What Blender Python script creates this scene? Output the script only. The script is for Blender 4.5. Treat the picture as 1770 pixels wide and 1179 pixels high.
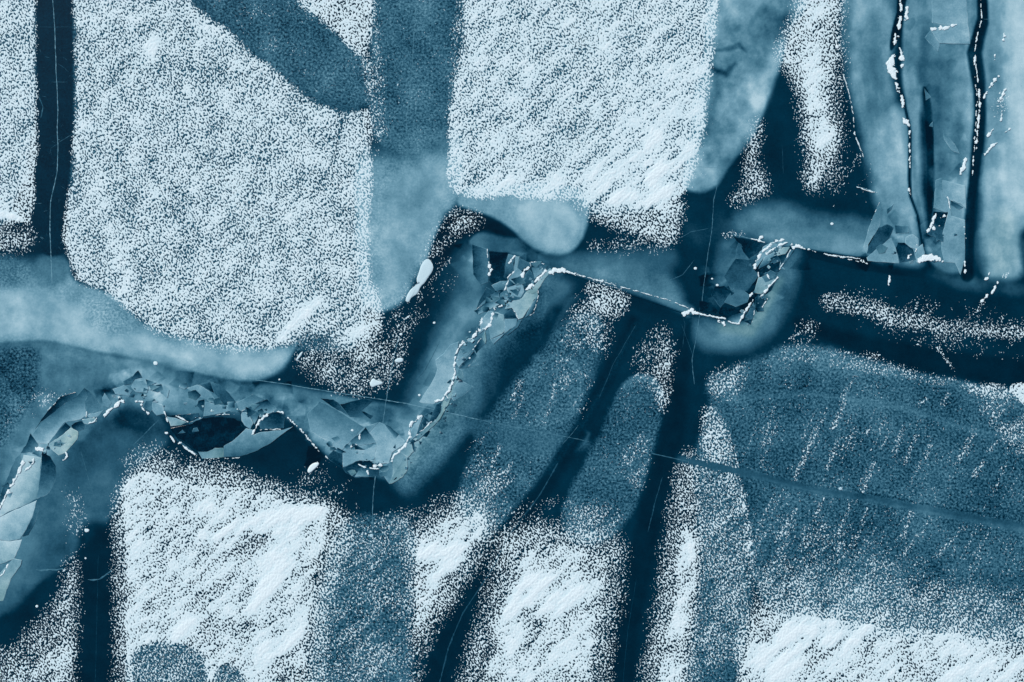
import bpy, math, random
import numpy as np

# ------------------------------------------------------------------ camera, sky, sun, exposure
S = bpy.context.scene
for o in list(bpy.data.objects): bpy.data.objects.remove(o)
PX = 1/30.0                                   # metres for one photograph pixel (the ice seen straight down)
HC = 62.0
cam = bpy.data.objects.new('camera', bpy.data.cameras.new('camera'))
S.collection.objects.link(cam); S.camera = cam
cam.location = (0, 0, HC)
cam.data.sensor_width = 36; cam.data.lens = 36*HC/(1770*PX)
cam.data.clip_end = 6000; cam.data.clip_start = 0.5
EL, AZ = 40.0, 318.0                          # sun height and compass direction (clockwise from the top of the picture)
w = bpy.data.worlds.new('World'); S.world = w; w.use_nodes = True
nt = w.node_tree; bg = nt.nodes['Background']
sky = nt.nodes.new('ShaderNodeTexSky'); sky.sky_type = 'NISHITA'; sky.sun_disc = False
sky.sun_elevation = math.radians(EL); sky.sun_rotation = math.radians(AZ)
nt.links.new(sky.outputs[0], bg.inputs[0]); bg.inputs[1].default_value = 0.09
sl = bpy.data.lights.new('sun', 'SUN'); sl.energy = 3.75; sl.angle = math.radians(0.6); sl.color = (1, .94, .86)
sun = bpy.data.objects.new('sun', sl); S.collection.objects.link(sun)
sun.rotation_euler = (math.radians(90-EL), 0, math.radians(180-AZ)); sun.location = (-30, 30, 40)
S.view_settings.view_transform = 'Standard'; S.view_settings.look = 'None'
S.view_settings.exposure = 0.0; S.view_settings.gamma = 1

# ------------------------------------------------------------------ noise and masks on one grid
G = 1.0; MX, MY = 95, 90
xs = np.arange(-MX, 1770+MX+G, G, dtype=np.float32); ys = np.arange(-MY, 1179+MY+G, G, dtype=np.float32)
if len(xs) % 2 == 0: xs = xs[:-1]
if len(ys) % 2 == 0: ys = ys[:-1]
X, Y = np.meshgrid(xs, ys); H, W = X.shape

def gnoise(u, v, seed):
    r = np.random.RandomState(seed); p = np.tile(r.permutation(512), 2); a = r.rand(512)*2*np.pi
    gx, gy = np.cos(a).astype(np.float32), np.sin(a).astype(np.float32)
    iu, iv = np.floor(u).astype(np.int32), np.floor(v).astype(np.int32)
    fu, fv = u-iu, v-iv
    su, sv = fu*fu*fu*(fu*(fu*6-15)+10), fv*fv*fv*(fv*(fv*6-15)+10)
    def g(du, dv):
        h = p[p[(iu+du) & 511]+((iv+dv) & 511)]
        return gx[h]*(fu-du)+gy[h]*(fv-dv)
    a0 = g(0, 0); b0 = g(1, 0); c0 = g(0, 1); d0 = g(1, 1)
    n = a0+(b0-a0)*su; m = c0+(d0-c0)*su
    return (n+(m-n)*sv)*1.5
def rot(ang, lu, lv, x=None, y=None):          # coordinates along and across a direction (degrees, y down)
    x = X if x is None else x; y = Y if y is None else y
    c, s = math.cos(math.radians(ang)), math.sin(math.radians(ang))
    return (x*c+y*s)/lu, (-x*s+y*c)/lv
def fbm(l, seed, octv=4, ang=0, st=1.0, gain=.5):
    t = 0; a = 1; q = 0
    for k in range(octv):
        u, v = rot(ang+k*17*(st == 1.0), l*st, l); t = t+a*gnoise(u+31*k, v+17*k, seed+k); q += a*a; a *= gain; l /= 2
    return t/math.sqrt(q)
def uni(n): return 1/(1+np.exp(-1.702*n/n.std()))
def ss(a): a = np.clip(a, 0, 1); return a*a*(3-2*a)

WA = fbm(70, 3, 5); WB = fbm(14, 9, 3)          # outline wobble
CL = fbm(110, 21, 5); CS = fbm(40, 27, 5, 60, 3.0)   # cloudiness, streaky cloudiness
DR = fbm(22, 41, 4, -42, 4.0, .65); BL = fbm(48, 47, 5, 0, 1, .75); CV = fbm(26, 61, 4, 86, 5.0, .6); BL /= BL.std(); DR /= DR.std(); CS /= CS.std()/.8; CL /= CL.std(); CM = fbm(30, 81, 5, 0, 1, .65); CM /= CM.std(); DF = fbm(9, 71, 3, -44, 6.0, .7); DF /= DF.std()   # wind drifts (towards lower left), blotches

def chaikin(p, n=2):
    p = np.array(p, float)
    for _ in range(n):
        q = np.roll(p, -1, 0); p = np.stack([p*.75+q*.25, p*.25+q*.75], 1).reshape(-1, 2)
    return p
def window(p, m):
    x0, y0 = p.min(0)-m; x1, y1 = p.max(0)+m
    return (slice(max(0, int((y0+MY)/G)), min(H, int((y1+MY)/G)+2)), slice(max(0, int((x0+MX)/G)), min(W, int((x1+MX)/G)+2)))
def sdf(p, m, smooth=True):                     # inside positive
    p = chaikin(p) if smooth else np.array(p, float)
    w_ = window(p, m); x, y = X[w_], Y[w_]
    d = np.full(x.shape, 1e9, np.float32); ins = np.zeros(x.shape, bool)
    for (ax, ay), (bx, by) in zip(p, np.roll(p, -1, 0)):
        ex, ey = bx-ax, by-ay; l2 = ex*ex+ey*ey+1e-9
        t = np.clip(((x-ax)*ex+(y-ay)*ey)/l2, 0, 1)
        d = np.minimum(d, (x-ax-t*ex)**2+(y-ay-t*ey)**2)
        if ay != by: ins ^= ((ay > y) != (by > y)) & (x < ex*(y-ay)/(by-ay)+ax)
    d = np.sqrt(d); return w_, np.where(ins, d, -d)
def pmask(p, soft, warp=0, smooth=True):
    w_, d = sdf(p, soft+abs(warp)*2+4, smooth)
    d = d+warp*(WA[w_]+.35*WB[w_])
    return w_, ss(d/soft+.5)
def smask(p, wd, soft, warp=0):                 # stroke; wd = width or list of widths
    p = np.array(p, float); n = len(p); wd = [wd]*n if np.isscalar(wd) else wd
    mw = max(wd)/2; w_ = window(p, mw+soft+abs(warp)*2+3); x, y = X[w_], Y[w_]
    best = np.full(x.shape, -1e9, np.float32)
    for i in range(n-1):
        (ax, ay), (bx, by) = p[i], p[i+1]; ex, ey = bx-ax, by-ay
        t = np.clip(((x-ax)*ex+(y-ay)*ey)/(ex*ex+ey*ey+1e-9), 0, 1)
        best = np.maximum(best, (wd[i]*(1-t)+wd[i+1]*t)/2-np.hypot(x-ax-t*ex, y-ay-t*ey))
    return w_, ss((best+warp*(WA[w_]+.35*WB[w_]))/soft+.5)

# ------------------------------------------------------------------ the ice: how milky (L), frosted (F), yellowish (Wm)
L = (.085+.012*CL).astype(np.float32); F = np.full((H, W), .06, np.float32); Wm = np.zeros((H, W), np.float32)
SH = np.zeros((H, W), np.int16)                 # which ice sheet a cell belongs to
CLOUD = np.zeros((H, W), np.float32)
def ice(m, l, f=None, wm=None, cloud=None, sid=None, k=1.0):
    w_, a = m; a = a*k
    L[w_] += (l-L[w_])*a
    if f is not None: F[w_] += (f-F[w_])*a
    if wm is not None: Wm[w_] += (wm-Wm[w_])*a
    if cloud is not None: CLOUD[w_] += (cloud-CLOUD[w_])*a
    if sid is not None: SH[w_][a > .5] = sid
def fade(m, a, b):                              # let a mask grow from point a to point b
    w_, v = m; ex, ey = b[0]-a[0], b[1]-a[1]
    return w_, v*ss(((X[w_]-a[0])*ex+(Y[w_]-a[1])*ey)/(ex*ex+ey*ey)+.12*WA[w_])
def facet(p, dl, ang):                           # a buried break: crisp on one side, fading to the other
    p = np.array(p, float); w_, d = sdf(p, 2, False); c, s = math.cos(ang), math.sin(ang)
    q = X[w_]*c+Y[w_]*s; lo = (p@[c, s]).min(); hi = (p@[c, s]).max()
    L[w_] += dl*ss(d/2.0+.5)*np.clip(1-(q-lo)/(hi-lo), 0, 1)
def P(s): v = [float(t) for t in s.replace(';', ' ').replace(',', ' ').split()]; return list(zip(v[::2], v[1::2]))
def Z(o, s): ox, oy, sc = o; return [(ox+x/sc, oy+y/sc) for x, y in P(s)]
FR = 9                                          # sheet id of the frost cover
# undertone below the snow fields
ice(pmask(P('128,-200 330,-200 640,100 645,600 560,610 350,600 230,560 120,480 112,330'), 12), .25, .7)
ice(pmask(P('-200,-200 64,-200 60,420 -200,420'), 6), .26, .6)
ice(pmask(P('800,-200 1240,-200 1200,320 1100,380 790,350 775,200'), 16), .27, .8)
ice(pmask(P('340,1300 225,1300 215,1180 222,1120 290,1105 345,1125 370,1150'), 10, 4), .27, .9)
ice(pmask(P('375,1300 365,1160 390,1145 430,1165 450,1300'), 10, 4), .27, .9)
# frosted lanes
ice(pmask(P('250,-200 500,-200 520,0 600,75 660,125 660,190 560,172 500,140 420,65 340,-5'), 16, 6), .33, 1, cloud=.05, sid=FR)
ice(pmask(P('645,-200 805,-200 800,40 790,130 772,260 640,270 640,100'), 12, 4), .30, .9, cloud=.05, sid=FR)
ice(smask(P('730,-100 735,60 725,160 715,230'), 60, 50), .36, k=.7)
ice(pmask(P('590,900 640,885 700,890 722,940 716,1020 712,1110 715,1300 525,1300 540,1100 560,980'), 22, 6), .30, 1.1, cloud=.03, sid=FR)
ice(pmask(P('1222,700 1250,700 1275,780 1290,870 1302,1000 1300,1070 1270,1179 1260,1300 1175,1300 1195,1120 1212,1000 1205,900 1200,800'), 20, 4), .28, 1.1, sid=FR)
ice(pmask(P('1215,690 1230,650 1300,620 1370,592 1450,606 1560,638 1660,662 1770,680 1950,700 1950,1125 1600,1110 1300,1085 1290,860 1260,760'), 22, 9), .29, 1, cloud=.05, sid=FR)
for s in ('1250,690 1400,680 1560,705 1680,745 1900,780',): ice(smask(P(s), 9, 16), .40, .6)
ice(pmask(P('1330,600 1375,594 1450,610 1560,640 1680,662 1680,672 1500,650 1380,640 1330,650'), 22, 4), .40, .9, k=.8)
ice(smask(P('1150,788 1300,820 1400,846 1500,860 1600,880 1790,915'), [12, 14, 12, 10, 12, 14], 8), .27, .15)
ice(smask(P('1300,824 1420,853 1500,866 1600,886 1790,921'), [2, 4, 4, 6, 10], 6), .38, .2, k=.8)
ice(smask(P('1500,852 1600,871 1790,903'), 2.5, 3), .1, k=.6)
# finger shaped frosted lobes
ice(pmask(P('985,548 1015,538 1042,556 1045,600 1020,650 1005,720 960,800 900,880 850,930 800,915 790,870 805,800 850,710 905,640 940,600'), 22, 6), .29, 1, cloud=.04, sid=FR)
ice(pmask(P('905,650 930,620 975,612 1002,630 1008,670 995,720 960,740 910,720'), 12, 3), .40, .9, k=.85)
ice(pmask(P('1066,680 1090,652 1125,650 1143,676 1140,720 1110,760 1075,740'), 14, 3), .38, .9, k=.8)
ice(smask(P('925,617 965,613 995,632 1006,662'), 5, 12), .55, k=.7)
ice(pmask(P('1065,680 1090,652 1125,650 1145,676 1146,720 1125,800 1095,880 1060,935 1000,945 970,915 975,870 1010,800 1045,730'), 14, 5), .31, 1, cloud=.04, sid=FR)
ice(smask(P('1078,668 1100,652 1130,656 1142,680'), 5, 12), .52, k=.6)
ice(pmask(P('800,720 900,735 1020,758 1020,780 900,790 820,760'), 16, 3), .33, .4, k=.7)
# milky frozen overflow
ice(fade(pmask(P('-200,435 60,438 120,445 125,490 200,508 240,560 330,588 420,600 500,600 518,585 502,622 474,648 435,662 380,656 320,641 250,619 180,612 130,600 80,589 30,592 -200,612'), 10, 2.2), (60, 425), (90, 500)), .60, .35, cloud=.07, sid=1)
ice(pmask(P('-200,500 60,490 200,560 320,600 430,612 505,600 490,632 435,656 380,650 320,636 250,614 180,606 100,586 30,586 -200,600'), 28, 4), .80, .1)
ice(pmask(P('60,440 118,440 120,490 60,500'), 16), .42, .2, k=.8)
ice(pmask(P('-150,440 55,440 50,500 -150,510'), 26), .5, .8, k=.8)
ice(pmask(P('150,510 210,520 240,570 200,580 150,560'), 26, 4), .62, .8, k=.8)
ice(fade(pmask(P('615,220 700,210 800,205 800,330 790,350 762,372 740,440 712,498 684,528 650,545 615,500'), 14, 4), (700, 205), (715, 300)), .64, .5, cloud=.08, sid=2)
ice(pmask(P('655,330 700,290 775,260 785,345 758,372 735,435 705,488 680,510 655,520'), 40, 4), .76, .15)
ice(pmask(P('788,352 795,320 960,315 1022,330 1014,400 996,430 965,443 930,436 905,416 886,396 850,374 800,358'), 9, 2), .68, .2, cloud=.05, sid=3)
ice(pmask(P('890,345 975,345 1003,380 995,420 960,436 925,425 900,400'), 14, 1), .82, .1)
ice(pmask(P('1225,-200 1440,-200 1402,0 1365,55 1342,130 1322,190 1292,250 1256,290 1236,324 1207,335 1176,325 1185,280 1196,200 1206,130 1220,60'), 10, 2.5), .62, .12, cloud=.16, sid=4)
ice(pmask(P('1360,50 1342,125 1322,185 1290,245 1254,286 1234,318 1207,330 1215,290 1260,250 1300,180 1330,90'), 22, 2), .74, .1, k=.8)
ice(smask(P('1236,88 1262,84 1278,78 1290,90'), [4, 9, 9, 2], 6), .3, k=.8)
ice(smask(P('1232,118 1255,128 1270,110'), [6, 12, 4], 8), .32, k=.8)
ice(pmask(P('1250,20 1278,0 1290,40 1262,60'), 26), .4, k=.7)
ice(pmask(P('1232,130 1250,150 1232,220 1215,240'), 16), .35, k=.8)
# ice between the overflow and the left ridge
ice(pmask(P('-200,606 30,590 80,588 130,600 180,612 320,641 435,664 560,680 640,694 740,712 790,724 760,770 700,830 650,828 580,800 520,745 480,705 400,700 300,715 220,700 180,720 110,800 0,900 -200,960'), 9, 2), .40, .15, cloud=.10)
ice(pmask(P('-200,620 20,600 70,600 66,680 30,740 -20,800 -200,860'), 18, 5), .30, 1.0)
ice(smask(P('300,650 200,640 120,690 60,760 20,830'), [50, 50, 40, 30, 24], 40, 6), .52, .1, k=.8)
ice(smask(P('330,700 260,668 200,690'), 50, 36, 8), .62, k=.7)
ice(pmask(P('440,662 520,668 600,686 600,700 540,696 450,684'), 14, 2), .46, k=.7)
ice(pmask(P('480,695 600,700 720,720 740,760 695,828 640,822 590,800 530,750'), 22, 3), .62, k=.8)
ice(pmask(P('585,700 640,694 690,712 660,740 625,730'), 14, 3), .2, k=.8)
# inside and below the left ridge
ice(pmask(P('190,716 215,696 250,702 285,730 300,760 260,790 220,830 190,900 130,960 60,1010 20,1060 -200,1150 -200,900 60,820 120,780'), 16, 3), .27, .1, cloud=.05)
ice(pmask(P('-60,960 40,880 80,840 130,850 90,930 40,1030 -60,1080'), 50, 5), .48, k=.7)
ice(pmask(P('200,705 250,704 280,735 275,755 230,745 195,730'), 16, 2), .12, k=.8)
ice(pmask(P('150,700 120,780 160,900 120,960 70,900 80,800'), 60), .36, k=.5)
# dark clear ice along the left ridge
ice(smask(P('290,745 330,785 400,800 480,780 520,765 560,805 620,835 690,850 760,820'), 26, 30, 3), .05, .02, k=.7)
# either side of the middle ridge
ice(pmask(P('815,428 845,433 842,480 830,520 800,570 780,600 765,650 745,700 720,722 690,712 720,640 760,560 790,500 795,450'), 40, 5), .42, .1, cloud=.08)
ice(pmask(P('845,520 810,560 795,600 785,650 755,700 715,735 722,680 745,620 780,560 815,520'), 30, 4), .66, k=.85)
ice(smask(P('700,800 730,760 770,720 800,690'), [44, 36, 30, 20], 26, 3), .56, wm=.15, k=.8)
ice(pmask(P('950,470 990,480 1000,500 960,560 900,600 860,640 830,700 780,770 740,810 710,840 690,836 720,760 780,700 800,600 900,530'), 44, 5), .34, .3, cloud=.06)
ice(smask(P('780,740 740,790 705,830'), [40, 50, 40], 40, 4), .47, .5, k=.8)
ice(pmask(P('830,620 900,560 960,540 930,600 870,650 840,700'), 30, 4), .1, k=.8)
ice(pmask(P('770,440 800,425 800,460 770,520 745,560'), 36, 3), .17, k=.6)
ice(pmask(P('800,428 830,395 880,400 930,440 960,462 890,438'), 5, 1), .3, .1, cloud=.06)
ice(pmask(P('760,385 790,362 850,374 900,412 870,408 820,400 790,420 740,500 725,495'), 10, 2), .03, .0)
# above the straight crack
ice(pmask(P('960,463 1000,440 1100,448 1160,470 1192,538 1100,508'), 30, 2), .52, .2, cloud=.05)
ice(pmask(P('880,440 960,445 1020,440 1140,425 1180,440 1150,480 1060,470 960,464'), 30, 3), .36, .1, k=.75)
ice(smask(P('1120,500 1190,538'), 18, 16), .6, k=.7)
ice(pmask(P('962,470 1000,476 1192,545 1180,560 1080,530 990,500 960,560 930,600'), 10, 1), .06, .02, k=.8)
ice(smask(P('965,468 1192,545 1280,560'), 2.2, 2), .02)
ice(pmask(P('930,475 985,485 985,510 940,540 925,520'), 24, 2), .33, k=.8)
for s, wd, l, k in (('10,900 40,820 90,760 150,720', [60, 50, 46, 30], .66, .5), ('150,700 210,680 270,690 330,690', [40, 36, 40, 30], .66, .5), ('330,690 420,700 500,700', 44, .58, .5), ('600,760 660,770 700,760', 60, .66, .5), ('700,800 760,710 800,610 850,550', [36, 30, 30, 40], .70, .55), ('850,540 900,500 930,480', [60, 56, 30], .62, .5)):
    ice(smask(P(s), wd, 34, 5), l, k=k)
# around the right hand loop
ice(pmask(P('1180,350 1240,330 1290,370 1290,420 1230,440 1180,430'), 60, 10), .2, k=.5, cloud=.04)
ice(pmask(P('1240,410 1320,425 1300,480 1270,530 1230,540 1215,500 1240,460'), 26, 5), .26, .1, cloud=.08)
ice(pmask(P('1275,360 1340,350 1420,370 1500,380 1545,400 1500,448 1400,436 1365,424 1330,418 1262,403'), 34, 4), .44, .15, cloud=.05)
ice(pmask(P('1300,400 1400,395 1500,410 1500,446 1400,434 1365,424 1330,417'), 22, 2), .62, .1, k=.8)
ice(pmask(P('1365,426 1620,464 1800,492 1800,510 1600,482 1480,466 1400,446 1380,470'), 3, .6, False), .05, .02)
ice(pmask(P('1192,548 1250,562 1290,562 1310,530 1340,480 1372,430 1385,440 1375,500 1350,560 1310,598 1250,606 1200,590'), 34, 4), .43, .15, cloud=.06)
ice(smask(P('1250,566 1295,570 1320,530 1348,485'), [16, 26, 22, 14], 16, 2), .62, wm=.45, k=.8)
# right hand overflow tongues between the cracks
ice(pmask(P('1462,-200 1545,-200 1550,60 1538,110 1545,170 1562,250 1572,330 1578,400 1602,460 1560,458 1498,447 1510,420 1524,385 1505,320 1484,240 1462,140 1456,60'), 22, 2.5), .62, .12, cloud=.08, sid=5)
ice(smask(P('1556,200 1566,300 1572,400'), [30, 40, 40], 30, 4), .80, k=.8)
ice(smask(P('1505,40 1500,130 1515,180'), [30, 46, 20], 36, 4), .42, k=.8)
ice(smask(P('1472,-50 1462,60 1466,130'), 14, 16), .32, k=.8)
ice(pmask(P('1560,-200 1700,-200 1690,60 1684,130 1680,250 1674,400 1668,480 1612,466 1590,400 1582,300 1570,200 1556,120 1562,40'), 8, 1.5), .50, .12, cloud=.08, sid=6)
ice(smask(P('1582,-20 1578,130 1590,240 1598,400'), [18, 20, 14, 10], 20, 2), .58, k=.8)
ice(smask(P('1600,60 1592,160 1600,220'), [20, 26, 20], 20, 3), .26, k=.85)
ice(smask(P('1597,200 1602,270 1605,400'), [16, 20, 20], 14, 1), .13, k=.9)
ice(pmask(P('1592,140 1608,165 1612,200 1614,240 1614,330 1610,400 1602,400 1604,300 1600,220'), 3, 1), .05, k=.95)
ice(smask(P('1625,120 1632,160 1620,200'), [30, 40, 30], 30, 4), .3, k=.7)
ice(smask(P('1660,120 1670,220 1665,330'), 26, 26, 4), .6, k=.7)
ice(pmask(P('1702,-200 1950,-200 1950,470 1765,470 1762,482 1730,484 1700,478 1686,430 1694,380 1700,300 1706,200 1698,100'), 20, 2.5), .70, .1, cloud=.07, sid=7)
ice(pmask(P('1740,-200 1950,-200 1950,380 1770,390 1740,330 1745,200 1735,80'), 30, 4), .90, cloud=.05)
ice(smask(P('1715,40 1712,130 1722,200'), [20, 20, 30], 24, 4), .48, k=.7)
ice(pmask(P('1758,400 1800,380 1900,400 1900,500 1775,492 1762,450'), 14, 2), .1, k=.95)
ice(pmask(P('1700,380 1745,360 1765,430 1758,470 1730,482 1705,470'), 44, 5), .84, wm=.25, k=.6)
ice(pmask(P('1672,420 1696,400 1706,470 1680,480'), 30, 3), .14, k=.8)
ice(pmask(P('1612,466 1672,478 1800,492 1800,512 1690,506 1600,482'), 22, 3), .30, .05, cloud=.1, k=.85)
ice(smask(P('1620,468 1636,478'), 6, 16, 4), .5, wm=.6, k=.3); ice(smask(P('1660,479 1684,484'), 6, 16, 4), .5, wm=.6, k=.3)
for s, wd, l, k in (('1546,190 1560,270 1566,340 1580,420', 12, .85, .7), ('1590,150 1584,250 1588,330 1600,400', [3, 4, 5, 5], .74, .8), ('1578,120 1583,160 1582,220', 8, .72, .6), ('1675,-50 1678,60 1672,110 1676,200 1670,300 1664,400', 9, .74, .75), ('1715,-50 1716,50 1700,100 1708,180 1708,240 1698,330', 7, .66, .6),
                      ('1530,40 1522,120 1534,160', 10, .66, .6), ('1620,20 1660,40', 40, .68, .6), ('1520,240 1540,320 1560,400', 26, .76, .5), ('1480,130 1500,220 1520,300', 10, .66, .5), ('1640,230 1655,300 1645,400', 20, .6, .5), ('1612,300 1640,380', 14, .44, .5), ('1780,-80 1775,100 1790,300', 40, .98, .6), ('1735,250 1745,330 1740,400', 24, .92, .6), ('1725,150 1730,240', 16, .52, .5), ('1660,200 1650,250 1656,290', 14, .34, .5)):
    ice(smask(P(s), wd, 14, 2.5), l, k=k)
for s, l in (('990,615 1000,640 1003,662', .5), ('1092,655 1125,655 1140,680', .46), ('1010,765 1018,750 1000,735', .44), ('1000,548 1025,548 1042,566', .42)): ice(smask(P(s), 5, 9, 1), l, k=.6)
# dark open lanes of clear ice
ice(smask(P('95,-100 97,200 92,420'), [62, 62, 46], 8, 2), .07, .12)
ice(smask(P('165,930 172,1010 168,1100 165,1300'), [60, 80, 84, 84], 20, 3), .05, .03)
ice(smask(P('1095,555 1055,640 1010,730 950,830 880,930 800,1060 755,1179 720,1300'), [20, 26, 22, 34, 44, 50, 56, 56], 16, 2), .05, .04)
ice(smask(P('1100,560 1060,640 1010,730 950,815'), 8, 12), .13, .3, k=.6)
ice(smask(P('1190,560 1172,640 1165,740 1140,830 1110,950 1080,1080 1060,1300'), [10, 36, 40, 40, 44, 50, 50], 16, 2), .045, .03)
ice(smask(P('1380,560 1500,600 1620,625 1790,650'), [20, 34, 44, 54], 16, 2), .04, .03)
ice(smask(P('1560,30 1555,70 1552,110 1553,140 1561,170 1570,210 1573,230 1572,310 1574,340 1586,372 1590,400 1598,440 1608,462'), [4, 4.5, 4.5, 4, 5, 5, 6, 6, 5, 4, 4, 3, 2], 3), .03)
ice(smask(P('1558,-90 1559,0 1551,60'), [22, 16, 6], 3), .02)
ice(pmask(P('1546,30 1562,-5 1566,20 1552,70 1540,92 1537,78'), 3, 0), .02)
ice(smask(P('1697,-90 1698,0 1699,34 1690,62 1681,92 1685,118 1692,158 1694,197 1690,237 1683,310 1678,350 1673,430 1672,476'), [19, 18, 19, 19, 20, 19, 17, 18, 18, 17, 16, 20, 22], 6), .03)
ice(smask(P('1703,40 1691,90 1697,130 1699,200 1694,260'), 12, 6), .03, k=.8)
ice(smask(P('1446,100 1462,200 1480,250 1500,310'), 26, 30), .07, k=.8)
rf = random.Random(12)
for s, wid, n in (('-20,900 40,800 110,720 190,680 260,660', 34, 36), ('200,670 300,660 400,680 500,690', 26, 50), ('440,700 540,740 620,790 690,800', 44, 46), ('600,730 690,760 740,730', 34, 26), ('700,800 760,700 800,600 860,540 930,480', 24, 40), ('790,440 860,450 930,450', 26, 16), ('1220,520 1270,460 1290,430', 40, 26), ('1290,560 1330,500 1360,440', 20, 14), ('1510,440 1560,430 1640,420', 30, 30), ('1600,40 1640,200 1650,340', 26, 9), ('1530,380 1550,430', 20, 5)):
    q = P(s)
    for _ in range(n):
        i = rf.randrange(len(q)-1); t = rf.random(); x = q[i][0]*(1-t)+q[i+1][0]*t+rf.gauss(0, wid*.55); y = q[i][1]*(1-t)+q[i+1][1]*t+rf.gauss(0, wid*.55)
        r_ = rf.uniform(6, 26); a0 = rf.uniform(0, 6.28); m_ = rf.choice((3, 4, 4, 5))
        facet([(x+r_*rf.uniform(.6, 1.2)*math.cos(a0+6.283*j/m_), y+r_*rf.uniform(.5, 1)*math.sin(a0+6.283*j/m_)) for j in range(m_)], rf.choice((-.20, -.14, -.10, .10, .15)), rf.uniform(0, 6.28))
VS = np.isin(SH, (5, 6, 7)); L = L+np.where(VS, .075*CV, 0)*ss((L-.2)/.3)
L = L+CLOUD*(.7*CL+.3*CS+.22*CM)+.006*CS+.014*CM*ss((L-.15)/.3)+.02*WB*np.clip(F, 0, 1)
L = np.clip(L, 0, 1)

# ------------------------------------------------------------------ the snow: how much of the ice it covers
DID = np.zeros((H, W), np.int16); C = np.zeros((H, W), np.float32); PID = np.zeros((H, W), np.int16); LIFT = np.zeros((H, W), np.float32)
def snow(m, c, pid=0, mod=.06, drift=.04):
    w_, a = m; v = a*(c+mod*BL[w_]+drift*DR[w_]+.6*drift*DF[w_]); v = np.where(a > 0, np.maximum(v, .0), 0)
    up = v > C[w_]; C[w_] = np.where(up, v, C[w_])
    PID[w_] = np.where(up & (a > .3) & (pid > 0), pid, PID[w_])
def bright(m, k, did=0):
    w_, a = m; C[w_] += a*k*(1+.35*DR[w_])
    if did: DID[w_] = np.where((a > .45) & (PID[w_] > 0), did, DID[w_])
def clear(m, k):
    w_, a = m; C[w_] *= 1-a*k
snow(pmask(P('-200,-200 62,-200 60,100 65,200 60,330 56,388 20,385 -200,370'), 13, 5), .66, 1)
snow(pmask(P('-200,360 60,380 60,440 -200,440'), 44, 4), .42, 1); bright(smask(P('-60,360 20,374 52,386'), [10, 10, 3], 9), .6)
snow(pmask(P('128,-200 300,-200 322,-5 350,22 400,60 450,104 490,132 520,160 556,182 590,194 620,190 644,188 644,300 640,400 642,490 660,515 664,560 655,585 640,600 605,585 560,565 520,590 500,600 420,596 350,590 290,574 232,548 190,508 160,496 125,484 114,430 108,380 114,330 128,300 131,200 130,100 126,0'), 15, 6), .65, 2, mod=.08, drift=.045)
snow(pmask(P('232,500 640,480 665,520 640,640 600,620 560,570 500,606 350,602 230,560'), 26, 5), .55, 2)
snow(pmask(P('505,-200 650,-200 646,0 650,40 638,80 624,102 600,80 575,50 540,25 508,-5'), 14, 6), .70, 3)
snow(smask(P('634,100 640,130 646,185'), [20, 22, 16], 26, 6), .33, 0)
snow(pmask(P('806,-200 1246,-200 1245,0 1236,80 1226,150 1216,220 1206,270 1197,310 1180,338 1165,350 1150,368 1110,366 1060,362 1010,350 960,344 900,342 830,345 784,340 774,300 776,250 775,190 786,130 799,60'), 14, 6), .71, 4, drift=.08)
snow(pmask(P('980,330 1185,320 1172,410 1150,425 1090,400 1020,380'), 34, 6), .60, 4)
bright(pmask(P('1060,230 1230,60 1215,250 1190,330 1100,372 1000,350 940,330'), 100), .13)
snow(pmask(P('1398,-200 1460,-200 1456,0 1450,100 1440,180 1450,230 1452,270 1430,305 1405,330 1392,310 1396,270 1388,215 1375,155 1352,112 1345,85 1362,40 1385,0'), 40, 6), .68, 5)
snow(smask(P('1415,-60 1410,100 1418,200 1425,290'), [60, 90, 70, 60], 60, 6), .40, 5)
bright(smask(P('1420,-20 1405,90 1412,200 1425,250'), 30, 24, 4), .25)
snow(smask(P('1312,215 1300,260 1300,290 1310,320 1275,345'), [14, 20, 26, 36, 24], 36, 5), .46, 6)
snow(pmask(P('50,1095 100,1030 120,960 138,980 138,1060 125,1179 120,1300 -200,1300 -200,1170 15,1120'), 44, 6), .42, 7)
bright(pmask(P('62,1135 110,1085 125,1110 118,1179 110,1300 60,1300'), 30), .22)
snow(pmask(P('205,838 240,805 300,818 350,838 420,842 470,848 500,868 575,870 572,910 556,960 546,1010 538,1060 528,1110 524,1300 218,1300 214,1100 216,1000 208,930 214,880'), 22, 5), .80, 8, mod=.08, drift=.10)
snow(pmask(P('195,860 240,775 300,790 420,815 500,845 600,870 620,930 590,1000 570,1090 560,1300 200,1300 195,1000'), 42, 6), .50, 8)
snow(pmask(P('720,925 760,903 800,885 835,880 850,895 834,930 800,975 768,1020 735,1075 712,1112 716,1050 714,980'), 22, 4), .80, 9, drift=.10)
snow(pmask(P('690,930 740,880 830,850 865,880 850,950 780,1050 720,1140 700,1170 708,1050'), 46, 5), .46, 9)
snow(pmask(P('905,955 950,935 1010,945 1050,950 1052,1010 1042,1060 1030,1120 1010,1300 815,1300 832,1170 850,1085 880,1020 890,980'), 34, 5), .81, 10, mod=.08, drift=.10)
snow(pmask(P('850,930 900,900 960,905 1030,905 1085,930 1075,1020 1055,1120 1040,1300 770,1300 800,1150 830,1050'), 50, 5), .46, 10)
snow(pmask(P('1172,915 1192,898 1206,950 1212,1000 1198,1055 1186,1120 1180,1300 1128,1300 1135,1170 1145,1100 1158,1050 1166,980'), 24, 4), .78, 11, mod=.08, drift=.08)
snow(pmask(P('1160,880 1170,800 1200,770 1225,900 1215,1050 1190,1300 1095,1300 1120,1100'), 44, 5), .48, 11)
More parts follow.
